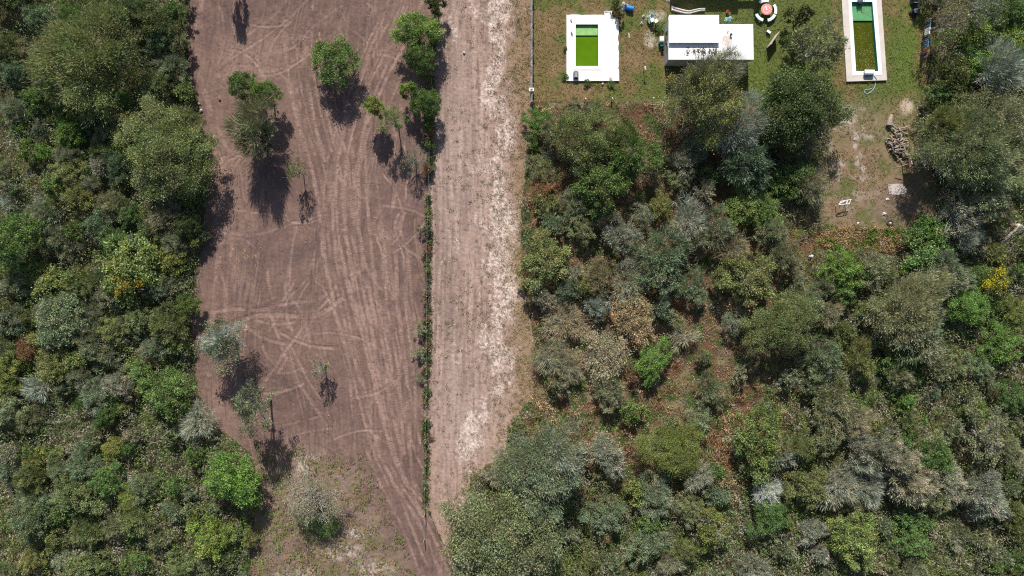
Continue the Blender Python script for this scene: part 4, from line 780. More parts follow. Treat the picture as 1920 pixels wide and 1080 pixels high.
W(MB().box(gp(1238.5, 77, .45), (.62, .75, .8)).build('casing', M_concrete, bevel=.03), ac); W(MB().box(gp(1238.5, 77, .87), (.44, .5, .03)).build('top_panel', M_white), ac); W(MB().box(gp(1239.5, 86, .3), (.3, .3, .5)).build('foot', M_teal), ac)
bk = empty('bucket', gp(1241, 96), 0, 'black bucket standing against the west wall of the house', 'bucket')
W(MB().lathe([(.16, 0), (.2, .38), (.17, .38), (.15, .1)], gp(1241, 96, .02), 16).build('body', M_black), bk)

# ------------------------------------------------------------------ swimming pools
def pool_water(root, poly, zl, mat, name='water'):
    b = MB(); f = b.bm.faces.new([b.bm.verts.new((*g2(*p), zl)) for p in poly[::-1]]); b.bm.normal_update()
    o = W(b.build(name, mat), root)
    return o
def ring(outer, inner): return [[outer[i], outer[(i + 1) % 4], inner[(i + 1) % 4], inner[i]] for i in range(4)]
p1 = empty('swimming_pool', gp(1100, 90), 0, 'green watered pool set in a rough edged white deck', 'swimming pool')
rr = random.Random(3)
east = [(1159.5 + rr.uniform(-1.1, .8), y) for y in range(40, 152, 6)]; west = [(1062.5 + rr.uniform(-.7, .5), y) for y in range(146, 30, -7)]
north = [(1064 + i * 7, 29 + rr.uniform(-.6, .8)) for i in range(10)]
outer = [(1062, 28.5)] + north + [(1133, 29.5), (1133, 22), (1146.5, 22), (1146.5, 30), (1149, 34), (1158, 35.5)] + east + [(1160.5, 152.5), (1062, 152.5)] + west
o_ = outer; L1 = [p for p in o_ if True]
# deck in four butted pieces around the coping
cp_o = [(1073.5, 41), (1127, 41), (1127, 131.5), (1073.5, 131.5)]; cp_i = [(1079, 47), (1121, 47), (1121, 125), (1079, 125)]
def deckc(px, py, z):
    c = np.tile(np.array((.80, .79, .77)), (len(px), 1)); n = fbm(px, py, 9, 321)
    g = sstep(.5, .75, n) * .10 + .15 * (blob(px, py, 1140, 46, 12, 14) > 0) * sstep(.4, .6, n); c = c * (1 - g[:, None]) + np.array((.5, .46, .43)) * g[:, None]
    st = np.clip(blob(px, py, 1144, 149, 4, 4) * 2, 0, 1); c = c * (1 - st[:, None]) + np.array((.32, .24, .11)) * st[:, None]
    c[z < .2] = (.13, .36, .28); return c
N_ = [p for p in north]
polys = [[(1062, 28.5)] + N_ + [(1133, 29.5), (1133, 22), (1146.5, 22), (1146.5, 30), (1149, 34), (1158, 35.5), (1159, 41), (1062, 41)],
         [(1062, 131.5), (1160.2, 131.5), (1160.5, 152.5), (1062, 152.5)],
         [(1062, 41), (1073.5, 41), (1073.5, 131.5), (1062, 131.5)] , [(1127, 41), (1159, 41)] + [p for p in east if 41 < p[1] < 131] + [(1160.2, 131.5), (1127, 131.5)]]
for i, q in enumerate(polys): W(painted_slab('deck', q, -.3, .24, deckc, None, 3), p1)
b = MB()
for q in ring(cp_o, cp_i): b.prism([g2(*p) for p in q], -.3, .265)
W(b.build('coping', M_deck), p1)
b = MB()
for q in ring([(1077.5, 45.5), (1122.5, 45.5), (1122.5, 126.5), (1077.5, 126.5)], cp_i): b.prism([g2(*p) for p in q], -1.6, -.302)
for q in ring([(1079, 47), (1121, 47), (1121, 125), (1079, 125)], [(1079.4, 47.4), (1120.6, 47.4), (1120.6, 124.6), (1079.4, 124.6)]): b.prism([g2(*p) for p in q], -1.6, .262)
W(b.build('basin_wall', M_algae), p1)
W(MB().prism([g2(1079.5, 66.5), g2(1120.5, 66.5), g2(1120.5, 124.5), g2(1079.5, 124.5)], -1.7, -1.25).build('basin_floor', M_bottom), p1)
W(MB().prism([g2(1079.5, 47.5), g2(1120.5, 47.5), g2(1120.5, 66), g2(1079.5, 66)], -1.6, -.04).build('entry_ledge', M_ledge), p1)
W(MB().prism([g2(1079.5, 66.5), g2(1120.5, 66.5), g2(1120.5, 71), g2(1079.5, 71)], -1.24, -.26).build('step', M_ledge), p1)
pool_water(p1, [(1079.5, 66), (1120.5, 66), (1120.5, 124.5), (1079.5, 124.5)], -.18, M_water)
W(MB().box(gp(1100, 133.5, .243), (4.0, .05, .012)).build('deck_joint', M_concrete), p1)
st_ = MB()
for i in range(5): st_.box(gp(1134.5 + i * 2.3, 24, .262), (.11, .12, .03))
W(st_.build('drain_slots', M_navy), p1)
pu = empty('pool_pump_cover', gp(1079, 142), 0, 'dark slate rounded plastic cover on the lower left deck corner', 'pump cover')
b = MB(); b.prism([g2(1074.2, 149), g2(1084, 149), g2(1084, 138), g2(1082.6, 135.4), g2(1075.6, 135.4), g2(1074.2, 138)], .245, .62); o = W(b.build('shell', M_slate, bevel=.06), pu)
b = MB(); b.prism([g2(1077, 147.5), g2(1081.4, 147.5), g2(1080.6, 138.5), g2(1079.2, 137), g2(1077.8, 138.5)], .622, .70); W(b.build('ridge', M_steel, bevel=.03), pu)
W(MB().box(gp(1079, 149.6, .36), (.6, .06, .2)).build('grille', M_black), pu)
for (x, y, s_, m, lab) in ((1070.5, 40, .62, M_pink, 'small folded pink cloth lying on the upper left deck'), (1071.4, 64, .95, M_slate, 'small folded grey blue cloth lying on the left deck')):
    b = MB(); b.prism([g2(x + .8, y - 4 * s_ * 1.4), g2(x + 1.4, y - 1), g2(x + 2.2, y + 7 * s_), g2(x - .5, y + 2), g2(x - 1.5, y + 1), g2(x - .8, y - 2)], .245, .30)
    b.box(gp(x, y, .33), (.18, .3, .07), .4); tag(b.build('cloth', m), lab, 'cloth')

p2 = empty('swimming_pool', gp(1618, 70), 0, 'long murky pool with beige deck and white coping', 'swimming pool')
o2 = [(1575.5, -16), (1649.5, -16), (1661, 151.5), (1585.5, 154)]; c2o = [(1588.5, -2), (1640.5, -2), (1652, 142.5), (1596, 143)]; c2i = [(1594.5, 5), (1633.5, 5), (1644.5, 135), (1603, 135)]
def deck2(px, py, z):
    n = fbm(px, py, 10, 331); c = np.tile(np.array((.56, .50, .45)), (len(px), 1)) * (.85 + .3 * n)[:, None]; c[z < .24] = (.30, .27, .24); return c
for q in ring(o2, c2o): W(painted_slab('deck', q, -.2, .28, deck2, None, 4), p2)
b = MB()
for q in ring(c2o, c2i): b.prism([g2(*p) for p in q], -.2, .31)
W(b.build('coping', M_deck), p2)
c2j = [(1594.9, 5.4), (1633.1, 5.4), (1644.1, 134.6), (1603.3, 134.6)]
b = MB()
for q in ring(c2i, c2j): b.prism([g2(*p) for p in q], -1.6, .305)
W(b.build('basin_wall', M_teal), p2)
def on2(t): return (1594.9 + 8.4 * t, 5.4 + 129.2 * t), (1633.1 + 11 * t, 5.4 + 129.2 * t)
(a0, a1), (b0, b1), (d0, d1) = on2(0), on2(.255), on2(1)
W(MB().prism([g2(*a0), g2(*a1), g2(*b1), g2(*b0)], -1.6, -.06).build('entry_ledge', M_ledge2), p2)
(e0, e1) = on2(.31)
W(MB().prism([g2(*b0), g2(*b1), g2(*e1), g2(*e0)], -1.6, -.30).build('step', M_ledge2), p2)
W(MB().prism([g2(*e0), g2(*e1), g2(*d1), g2(*d0)], -1.6, -1.2).build('basin_floor', M_bottom2), p2)
pool_water(p2, [b0, b1, d1, d0], -.22, M_water2)
rg = np.random.RandomState(8); n = 520; t = np.concatenate([rg.uniform(.3, 1, 200) , 1 - .32 * rg.rand(250) ** 1.6, rg.uniform(.02, .2, 70)]); u = rg.rand(n); u[450:] = .55 + .45 * rg.rand(70)
X = 1595.4 + 8.4 * t + u * (37.4 + 2.4 * t); Y = 6 + 128 * t; a = unit(rg.randn(n, 3) * np.array([1, 1, .05])) * .06; w = unit(np.cross(a, np.array([0, 0, 1.]))) * .035
lc = np.where((rg.rand(n) < .5)[:, None], (.35, .33, .15), (.20, .13, .05)) * rg.uniform(.6, 1.4, (n, 1))
tag(linkmesh('floating_leaves', face_cloud('floating_leaves', np.stack([(X - 960) * S, (540 - Y) * S, np.where(t < .255, -.045, -.205)], 1), a, w, lc, M_blade)), 'leaves floating on the murky water of the long pool', 'leaves', None, 'stuff')
ld = empty('pool_ladder', gp(1612, 3), 0, 'dark tubular pool ladder with treads at the top of the long pool', 'pool ladder')
for x in (1606, 1614): W(MB().tube([gp(x, -3, .31), gp(x, -2, .9), gp(x, 3, 1.05), gp(x, 8, .8), gp(x, 9, -.28)], .03, 6).build('rail', M_steel), ld)
for i in range(4): W(MB().box(gp(1610, 8.4 + i * .4, .5 - i * .2), (.56, .14, .04)).build('tread', M_black), ld)
W(MB().box(gp(1610, 0, .62), (.75, .5, .05)).build('platform', M_slate), ld)
sk = empty('skimmer_box', gp(1625, 138), 0, 'white flat topped box straddling the lower coping of the long pool', 'skimmer box')
W(MB().box(gp(1625, 140, .52), (1.15, .55, .40), R_(-1)).build('body', M_slate, bevel=.02), sk); W(MB().box(gp(1625, 137.6, .745), (1.3, .5, .05), R_(-1)).build('lid', M_white, bevel=.01), sk)
hp = smooth_line([(1636, 143), (1641, 150), (1640, 162), (1634, 171), (1626, 176), (1621, 174), (1622, 169), (1629, 168), (1636, 165)], 5)
hz = [.45, .42, .36] + [.05] * (len(hp)); tag(MB().tube([gp(x, y, .33 if y < 152 else .05) for x, y in hp], .045, 6).build('hose', plain("hose_blue", (.30, .45, .62), .5, .1, 3), smooth=True), 'pale blue looped hose trailing off the lower end of the long pool', 'hose')

# ------------------------------------------------------------------ round table with curved benches
t = empty('garden_table', gp(1436, 20), 0, 'round pink topped garden table with white centre mark', 'table'); tc = gp(1433.5, 22.0)
W(MB().lathe([(.70, .70), (.74, .73), (.74, .77), (.70, .79)], tc, 36).build('tabletop', M_pink), t)
W(MB().lathe([(.30, 0), (.17, .1), (.13, .4), (.20, .7)], tc, 16).build('pedestal', M_concrete), t)
W(MB().arc(tc, .40, .44, 0, 2 * math.pi * .98, .791, .797, 36).build('ring_mark', M_white), t); W(MB().box(tc + Vector((-.05, .12, .794)), (.12, .5, .008), .35).build('centre_mark', M_white), t)
for i, (a, lab) in enumerate(((8, 'curved white bench with teal sides to the east of the pink table'), (100, 'curved white bench with teal sides above the pink table'), (228, 'curved white bench with teal sides to the lower left of the pink table'), (308, 'curved white bench with teal sides to the lower right of the pink table'))):
    bn = empty('curved_bench', tc, 0, lab, 'bench', 'curved benches round the pink table')
    a0, a1 = R_(a - 27), R_(a + 27)
    W(MB().arc(tc, 1.12, 1.47, a0, a1, .40, .46, 10).build('seat', M_white), bn); W(MB().arc(tc, 1.47, 1.52, a0, a1, .30, .46, 10).build('apron', M_teal), bn)
    for aa in (a0 + .1, a1 - .1): W(MB().box(tc + Vector((1.3 * math.cos(aa), 1.3 * math.sin(aa), .2)), (.3, .14, .4), aa).build('leg', M_teal), bn)

# ------------------------------------------------------------------ yard things
def post_lamp():
    r = empty('garden_lamp', gp(1206.5, 133.5), 0, 'short garden lamp post with pale tilted head on the lawn', 'garden lamp')
    W(MB().tube([gp(1206.5, 133.5, 0), gp(1206.5, 133.3, 1.2)], .04, 8).build('post', M_black), r); W(MB().box(gp(1206.3, 133.3, 1.27), (.22, .42, .14), .2, .3).build('lamp_head', M_tarp, bevel=.02), r); W(MB().box(gp(1204.2, 135, .9), (.34, .08, .03), -.3).build('bracket', M_red), r)
post_lamp()
bb = empty('barrel', gp(1181, 18), R_(-12), 'bright blue plastic barrel lying beside a crumpled pale sheet', 'barrel')
c = gp(1180, 17.5, .33); d = Vector((math.cos(R_(-12)), math.sin(R_(-12)), 0)); prof = [(-.46, .29), (-.44, .32), (-.2, .325), (-.17, .305), (-.14, .325), (.14, .325), (.17, .305), (.2, .325), (.44, .32), (.46, .29)]
o = MB().tube([c + d * t_ for t_, r in prof], [r for t_, r in prof], 20).build('body', M_blue); bb.rotation_euler = (0, 0, 0); W(o, bb)
W(MB().tube([c + d * .455, c + d * .475], .22, 16).build('lid', plain("dark_blue", (.01, .10, .35), .5)), bb); W(MB().tube([c + d * .476 + Vector((0, 0, .12)), c + d * .5 + Vector((0, 0, .12))], .04, 8).build('bung', M_black), bb)
def crumple(name, cx, cy, rx, ry, hz_, mat, seed, lab, cat, z0=0.0, grp=None):
    rg = np.random.RandomState(seed); bm = bmesh.new(); N = 22; gr = []
    for j in range(N):
        row = []
        for i in range(N):
            u, v = i / (N - 1) * 2 - 1, j / (N - 1) * 2 - 1; k = max(abs(u), abs(v)); q = math.hypot(u, v) or 1; u2, v2 = u * k / q, v * k / q; a = math.atan2(v, u)
            w_ = 1 + .18 * math.sin(3 * a + seed) + .12 * math.sin(5 * a + 2 * seed)
            z = hz_ * (1 - k ** 2.2) * (.65 + .7 * rg.rand()) + .01
            row.append(bm.verts.new(gp(cx + u2 * rx * w_, cy + v2 * ry * w_, z + z0)))
        gr.append(row)
    for j in range(N - 1):
        for i in range(N - 1): bm.faces.new((gr[j][i], gr[j + 1][i], gr[j + 1][i + 1], gr[j][i + 1]))
    me = bpy.data.meshes.new(name); bm.to_mesh(me); bm.free(); o = linkmesh(name, me, mat); return tag(o, lab, cat, grp)
crumple('crumpled_sheet', 1171, 12, 6.5, 8, .4, plain("foil_sheet", (.42, .42, .44), .4, .4, 9), 2, 'crumpled grey white sheet left of the blue barrel', 'sheet')
crumple('vinyl_float', 1367, 36, 6.5, 5, .22, M_aqua, 4, 'deflated pale aqua pool float on the grass behind the house', 'pool float')
crumple('vinyl_bag', 1361.5, 39.5, 4, 2.6, .15, M_aqua, 9, 'small flat aqua bag touching the deflated float', 'bag')
pt = empty('flower_pot', gp(1363, 23), 0, 'small red clay pot on the grass above the aqua float', 'pot')
W(MB().lathe([(.12, 0), (.2, .3), (.23, .3), (.23, .36), (.17, .36), (.15, .28)], gp(1363, 23.5), 14).build('body', M_red), pt); W(MB().lathe([(.02, .2), (.16, .3), (.05, .34)], gp(1363, 23.5), 10).build('soil', M_black), pt)
# pink and white curved slide rails lying on the ground
sl_ = empty('curved_slide', gp(1290, 20), 0, 'bent pink and white striped slide lying on the grass behind the house', 'slide')
cl_ = smooth_line([(1259.5, 16.5), (1268, 19.5), (1280, 22.5), (1291, 24), (1302, 21.5), (1312, 19.5), (1321, 19)], 6)
def band(cl, o0, o1, z0, z1):
    up_, lo_ = [], []
    for i, (x, y) in enumerate(cl):
        f = 1.0 - .45 * (i / (len(cl) - 1)); up_.append(g2(x, y + o0 * f)); lo_.append(g2(x, y + o1 * f))
    b = MB()
    for i in range(len(cl) - 1): b.prism([up_[i], lo_[i], lo_[i + 1], up_[i + 1]], z0, z1)
    return b
for (a_, b_, z_, m_, nm) in ((-3.4, -2.4, .36, M_white, 'rail'), (-2.4, 2.4, .14, M_pink, 'chute'), (2.4, 3.4, .36, M_white, 'rail')): W(band(cl_, a_, b_, .04, z_).build(nm, m_), sl_)
W(band(cl_, -.35, .35, .141, .15).build('stripe', M_white), sl_)
W(MB().box(gp(1259, 16.6, .2), (.08, .55, .36)).build('end_cap', M_white), sl_)
# leaning board, small tank
bd = empty('upright_board', gp(1446, 78), 0, 'tall pale board standing edge up on the lawn with a dark shadow', 'board')
pA, pB = gp(1437, 91), gp(1453, 67); mid = (pA + pB) / 2; an = math.atan2(pB.y - pA.y, pB.x - pA.x); ln = (pB - pA).length
W(MB().box(mid + Vector((0, 0, .75)), (ln, .06, 1.5), an).build('panel', M_concrete), bd)
for f in (.15, .85): q = pA.lerp(pB, f); W(MB().box(q + Vector((.05, -.1, .7)), (.07, .07, 1.45), an).build('support', M_wood), bd)
cs = empty('small_box', gp(1440, 63), 0, 'small white and blue box on the grass above the upright board', 'box'); W(MB().box(gp(1439.5, 61.5, .2), (.5, .26, .36), R_(-35)).build('body', M_blue, bevel=.02), cs); W(MB().box(gp(1439.5, 61.5, .4), (.54, .30, .04), R_(-35)).build('lid', M_white), cs)
tag(MB().tube([gp(1442, 56, .04), gp(1450, 55.5, .05), gp(1462, 54.5, .04)], .03, 6).build('pole', M_wood), 'thin pole lying on the grass beside the small white box', 'pole')
# rubbish pile left of the house
def chair(x, y, rz, mat, lab, lying=False):
    r = empty('plastic_chair', gp(x, y), 0, lab, 'chair'); r.rotation_euler = (R_(95) if lying else 0, 0, rz)
    if lying: r.location.z = .24
    MB().box((0, 0, .42), (.46, .44, .04)).build('seat', mat, r); MB().box((0, .22, .66), (.44, .04, .46), 0, R_(-8)).build('backrest', mat, r)
    for sx in (-1, 1):
        for sy in (-1, 1): MB().tube([(sx * .2, sy * .19, .42), (sx * .23, sy * .23, 0)], .022, 6).build('leg', mat, r)
        MB().box((sx * .24, 0, .62), (.05, .42, .03)).build('armrest', mat, r)
chair(1213.5, 34, R_(25), plain("green_plastic", (.02, .26, .13), .5, .2, 4), 'green plastic chair tipped over among white rubbish', True); chair(1219.5, 34, R_(-40), M_aqua, 'pale aqua plastic chair right of the tipped green one')
for (x, y, a_, lab) in ((1221, 42, 20, 'white foam box above the metal rack, left of two'), (1228, 43.5, 35, 'white foam box above the metal rack, right of two')):
    r = empty('foam_box', gp(x, y), 0, lab, 'box'); W(MB().box(gp(x, y, .62), (.44, .4, .28), R_(a_)).build('body', M_white, bevel=.03), r); W(MB().box(gp(x, y, .78), (.48, .44, .04), R_(a_)).build('lid', M_white, bevel=.01), r)
crumple('white_bag', 1203, 44, 2.6, 3, .25, M_tarp, 6, 'crumpled white bag left of the foam boxes', 'bag'); crumple('white_bag', 1206.5, 31, 3, 2.4, .2, M_tarp, 7, 'crumpled white bag left of the tipped green chair', 'bag')
rk = empty('metal_rack', gp(1227, 52), 0, 'dark open metal rack with crossed bars below the foam boxes', 'rack')
for x in (1219, 1223, 1227.5):
    W(MB().tube([gp(x, 44, .5), gp(x + 1, 58, .35)], .03, 5).build('bar', M_black), rk)
for y in (46, 50, 54, 58): W(MB().tube([gp(1218.5, y, .5), gp(1228.5, y + 1, .5)], .025, 5).build('bar', M_black), rk)
for x, y in ((1219, 44), (1228, 44), (1220, 58), (1229, 59)): W(MB().tube([gp(x, y, 0), gp(x, y, .52)], .03, 5).build('leg', M_black), rk)
tag(MB().tube([gp(1179, 62, .04), gp(1179.7, 71.5, .04)], .055, 8).build('plastic_pipe', M_white), 'short white pipe lying on the grass right of the first pool', 'pipe')
# boundary fence with a drooping shade cloth, left edge of the first yard
fn = empty('cloth_fence', gp(998, 90), 0, 'long leaning fence of faded blue grey cloth at the lawn edge', 'fence')
cl = [(997.4, y) for y in range(-40, 200, 5)]; rr = random.Random(9); top = []; bm = bmesh.new(); rows = []
for i, (x, y) in enumerate(cl):
    tx = x + rr.uniform(-.5, .5) + math.sin(i * .9) * .4; rows.append([bm.verts.new(gp(x, y, 0)), bm.verts.new(gp(x + rr.uniform(-.3, .9), y, .6)), bm.verts.new(gp(tx + .7, y, 1.22 + rr.uniform(-.08, .05))), bm.verts.new(gp(tx - 2.6, y, 1.17 + rr.uniform(-.14, .02)))])
for a_, b_ in zip(rows, rows[1:]):
    for k in range(3): bm.faces.new((a_[k], b_[k], b_[k + 1], a_[k + 1]))
me = bpy.data.meshes.new('shade_cloth'); bm.to_mesh(me); bm.free(); W(linkmesh('shade_cloth', me, plain("shade_cloth", (.13, .14, .16), .8, .5, .8, col2=(.30, .30, .30))), fn)
for y in range(-36, 196, 33): W(MB().tube([gp(998.6, y, 0), gp(998.6, y, 1.45)], .06, 6).build('post', M_wood), fn)
W(MB().tube([gp(998, -38, 1.3), gp(998, 194, 1.3)], .012, 4).build('wire', M_wire), fn)
mt = empty('meter_box', gp(996, 173), 0, 'small pale box on a pillar near the lower end of the cloth fence', 'box')
W(MB().box(gp(996, 173.5, .65), (.3, .3, 1.3)).build('pillar', M_concrete), mt); W(MB().box(gp(996, 173.5, 1.36), (.62, .42, .1)).build('cap', M_white), mt); W(MB().box(gp(996, 173.5, 1.43), (.3, .22, .05)).build('lid', M_slate), mt)
# wire fences
def wire_fence(pts, nwire, h, lab, every, name='wire_fence', mat=None, top=None):
    r = empty(name, gp(*pts[0]), 0, lab, 'fence'); L = []
    for (a_, b_) in zip(pts, pts[1:]):
        d_ = math.hypot(b_[0] - a_[0], b_[1] - a_[1]); n_ = max(1, round(d_ / every))
        for i in range(n_): L.append((a_[0] + (b_[0] - a_[0]) * i / n_, a_[1] + (b_[1] - a_[1]) * i / n_))
    L.append(pts[-1]); rr = random.Random(int(pts[0][0]))
    for (x, y) in L:
        hh = h * rr.uniform(.9, 1.1); o = W(MB().tube([gp(x, y, -.1), gp(x + rr.uniform(-.6, .6), y + rr.uniform(-.6, .6), hh)], [.07, .055], 7).build('post', mat or M_wood), r)
        c = MB().tube([gp(x, y, hh), gp(x, y, hh + .04)], .075, 7).build('cap', M_white, o) if top else None
    for k in range(nwire): W(MB().tube([gp(x, y, h * (.3 + .62 * k / max(1, nwire - 1))) for x, y in L], .008, 3, False).build('wire', M_wire), r)
    return r
wire_fence([(817, -30), (808, 230), (802, 460), (801, 700), (798, 913), (796, 1010)], 3, 1.35, 'thin wire fence with wooden posts between the field and the road', 46)
wire_fence([(1096, 190), (1146, 189), (1222, 188.5), (1262, 190)], 3, 1.3, 'wire fence closing the lower side of the first yard', 75, mat=M_concrete, top=True)
# upright mesh fence at left of the back yard
mf = empty('mesh_fence', gp(1536, 360), 0, 'sagging grey wire mesh fence left of the back yard', 'fence')
for y in (300, 341, 382, 421): W(MB().tube([gp(1533, y, 0), gp(1533, y, 1.9)], .045, 6).build('post', M_steel), mf)
b = MB()
for i in range(0, 122, 3): b.tube([gp(1533, 300 + i, .05), gp(1533, 300 + min(121, i + 8), 1.8)], .011, 3, False); b.tube([gp(1533, 300 + i, 1.8), gp(1533, 300 + min(121, i + 8), .05)], .011, 3, False)
W(b.build('mesh_panel', M_steel), mf)
# white frame in the back yard
wf = empty('goal_frame', gp(1578, 383), 0, 'white metal frame like a small goal on the back yard grass', 'frame')
fr = lambda a_, b_, nm: W(MB().tube([a_, b_], .045, 6).build(nm, M_white), wf)
q0, q1 = gp(1566, 386), gp(1584, 384); v = Vector((0, 0, 1.15)); w_ = Vector((.2, .45, 0))
fr(q0, q0 + v, 'post'); fr(q1, q1 + v, 'post'); fr(q0 + v, q1 + v, 'crossbar'); fr(q0 + w_ + v, q1 + w_ + v + Vector((.1, .1, 0)), 'crossbar'); fr(q0 + v, q0 + w_ + v, 'side_bar'); fr(q1 + v, q1 + w_ + v, 'side_bar'); fr(q0 + w_ + Vector((.45, 0, 0)) + v, q0 + v + Vector((-.1, .15, 0)), 'side_bar'); fr(q0.lerp(q1, .7) + v, q0.lerp(q1, .7) + v + w_, 'side_bar')
# firewood
rr = random.Random(21); GW = 'split logs heaped at the yard edge'; lg = []
rg = np.random.RandomState(4)
WP = [(1672, 245), (1668, 262), (1678, 275), (1688, 284), (1684, 262), (1692, 272), (1682, 250), (1679, 264), (1675, 270), (1684, 278), (1690, 292)]
hpiles = 0
for i in range(160):
    cx, cy = WP[i % len(WP)]; x = cx + rr.gauss(0, 7); y = cy + rr.gauss(0, 7); d_ = max(0, 1 - math.hypot((x - 1681) / 28, (y - 270) / 38)); z = .1 + d_ * rr.uniform(.1, .9)
    if x < 1655 + max(0, (y - 270) * .5): x = 1659 + rr.random() * 9
    a_ = rr.uniform(0, math.pi); L2 = rr.uniform(.35, .75); dz = rr.uniform(-.12, .12); r_ = rr.uniform(.06, .10); dv = Vector((math.cos(a_), math.sin(a_), 0)) * L2 / 2 + Vector((0, 0, dz)); c = gp(x, y, z)
    b = MB().tube([c - dv, c + Vector((rr.uniform(-.04, .04), rr.uniform(-.04, .04), 0)), c + dv], [r_ * .9, r_, r_ * .8], 6)
    o = b.build('log', M_wood if i % 3 else M_bark); lg.append((o, x, y, z))
    tag(o, ('dark barked' if i % 3 == 0 else 'pale weathered') + ' log in the ' + ('top' if y < 254 else ('middle' if y < 278 else 'bottom')) + ' part of the split firewood heap', 'log', GW)
bl = empty('big_log', gp(1667, 226), 0, 'thick pale debarked trunk piece pointing up from the woodpile', 'log')
W(MB().tube([gp(1664.5, 236, .3), gp(1666, 226, .35), gp(1669, 217, .35)], [.36, .3, .2], 9).build('trunk', M_wood), bl); W(MB().tube([gp(1669, 217.2, .35), gp(1669.2, 216.6, .35)], .19, 9).build('cut_end', M_woodend), bl)
for (pa, pb, r_, lab) in (((1683, 242), (1702, 237), .1, 'long branch sticking out right of the woodpile'), ((1732, 412), (1764, 403), .09, 'upper long grey plank leaning below the back yard corner'), ((1741, 417), (1768, 412), .06, 'lower long grey plank lying below the back yard corner'), ((1745, 329), (1754, 323), .07, 'pale plank in the shade under the enormous tree'), ((1740, 341), (1754, 338), .06, 'thin pale bar in the shade under the enormous tree'), ((1746, 188), (1784, 170), .14, 'fallen grey trunk lying right of the clothes line'), ((1760, 150), (1795, 138), .05, 'slim fallen branch right of the clothes line')):
    tag(MB().tube([gp(*pa, r_ + .1), gp((pa[0] + pb[0]) / 2, (pa[1] + pb[1]) / 2 + 1, r_ + .22), gp(*pb, r_ + .3)], [r_, r_ * .9, r_ * .6], 6).build('branch', M_wood), lab, 'branch')
# raised platform stacked with scrap, throwing a square shadow
pf = empty('raised_platform', gp(1706, 306), 0, 'rusty raised platform on legs covered with scrap beside the woodpile', 'platform')
for (x, y) in ((1690, 296), (1722, 296), (1692, 318), (1724, 318)): W(MB().tube([gp(x, y, 0), gp(x, y, 1.7)], .06, 6).build('leg', M_rust), pf)
W(MB().box(gp(1707, 307, 1.73), (2.35, 1.7, .07)).build('deck', M_rust), pf); W(MB().tube([gp(1691, 317.5, 1.82), gp(1724, 319.5, 1.82)], .05, 6).build('rail', M_palebark), pf)
for i, (xa, ya, xb, yb, m_) in enumerate(((1692, 302, 1695, 314, M_white), (1697, 300, 1716, 312, M_wood), (1694, 313, 1712, 305, M_wood), (1700, 300, 1722, 300, M_slate), (1714, 314, 1722, 302, M_tarp))): W(MB().tube([gp(xa, ya, 1.85 + .03 * i), gp(xb, yb, 1.87 + .03 * i)], .06, 5).build('scrap_bar', m_), pf)
W(MB().box(gp(1700, 303, 1.9), (.3, .3, .25)).build('can', M_red, bevel=.02), pf)
tag(MB().tube([gp(1676, 316, 1.0), gp(1690, 311, 1.5)], .05, 6).build('bar', M_wood), 'short bar jutting out left of the raised platform', 'bar')
cslab = painted_slab('concrete_patch', [(1664, 346), (1686, 344), (1697, 348), (1700, 362), (1684, 366), (1667, 364)], -.1, .06, lambda px, py, z: np.tile(np.array((.46, .40, .37)), (len(px), 1)) * (.75 + .5 * fbm(px, py, 5, 341))[:, None], None, 2); tag(cslab, 'pale worn concrete patch on bare earth in the back yard', 'slab')
for (x, y, rx, ry, lab) in ((1664, 374, 3, 2.5, 'small pale rubbish scrap below the concrete patch'), (1658, 401, 3.6, 2.6, 'pale rubbish scrap above the old tyre'), (1519, 481, 4.5, 2.8, 'white plastic bag caught in the brush left of the bright bush'), (1063, 431, 3, 2, 'small white bag in the brush beside the roadside olive tree'), (1368, 598, 2, 4, 'small white scrap in the rusty clearing'), (1337, 1024, 4, 3, 'blue grey scrap in the shadows near the bottom of the right thicket'), (1032, 251, 5, 4, 'white torn sheet beside the rounded olive tree'), (605, 964, 5, 3, 'pale scrap under the see-through grey tree'), (1253, 1, 4, 3, 'pale scrap at the top border beside the yard shade')):
    crumple('scrap', x, y, rx, ry, .16, M_tarp, int(x) % 13, lab, 'rubbish', .4 if y > 425 else 0)
ty = empty('old_tyre', gp(1668, 418), 0, 'old tyre with a stone inside at the lower yard edge', 'tyre')
b = MB(); ringp = [gp(1668, 418, .12) + Vector((.33 * math.cos(a_), .33 * math.sin(a_), 0)) for a_ in [k * 2 * math.pi / 20 for k in range(21)]]; W(b.tube(ringp, .11, 8).build('tread', plain("rubber", (.05, .045, .04), .9, .3, 5)), ty); W(MB().lathe([(.05, .05), (.17, .12), (.14, .24), (.04, .28)], gp(1668, 418.5), 9).build('stone', M_concrete), ty)
pp = empty('marker_post', gp(1601, 418), 0, 'short white topped post with a stick beside it at the yard edge', 'post'); W(MB().tube([gp(1601, 420, 0), gp(1601, 420, 1.0)], .06, 7).build('post', M_wood), pp); W(MB().lathe([(.1, 1.0), (.13, 1.08), (.05, 1.16)], gp(1601, 420), 10).build('cap', M_white), pp); W(MB().tube([gp(1602, 419, .8), gp(1611, 417, .7)], .03, 5).build('stick', M_wood), pp)
pal = empty('pallet_slats', gp(1652, 457), 0, 'small weathered slatted pallet in the orange straw', 'pallet')
for i in range(4): W(MB().box(gp(1648.5 + i * 2.6, 458, .3), (.09, .75, .04)).build('slat', M_palebark), pal)
for y in (454, 462): W(MB().box(gp(1652.4, y, .24), (.7, .09, .08)).build('bearer', M_wood), pal)
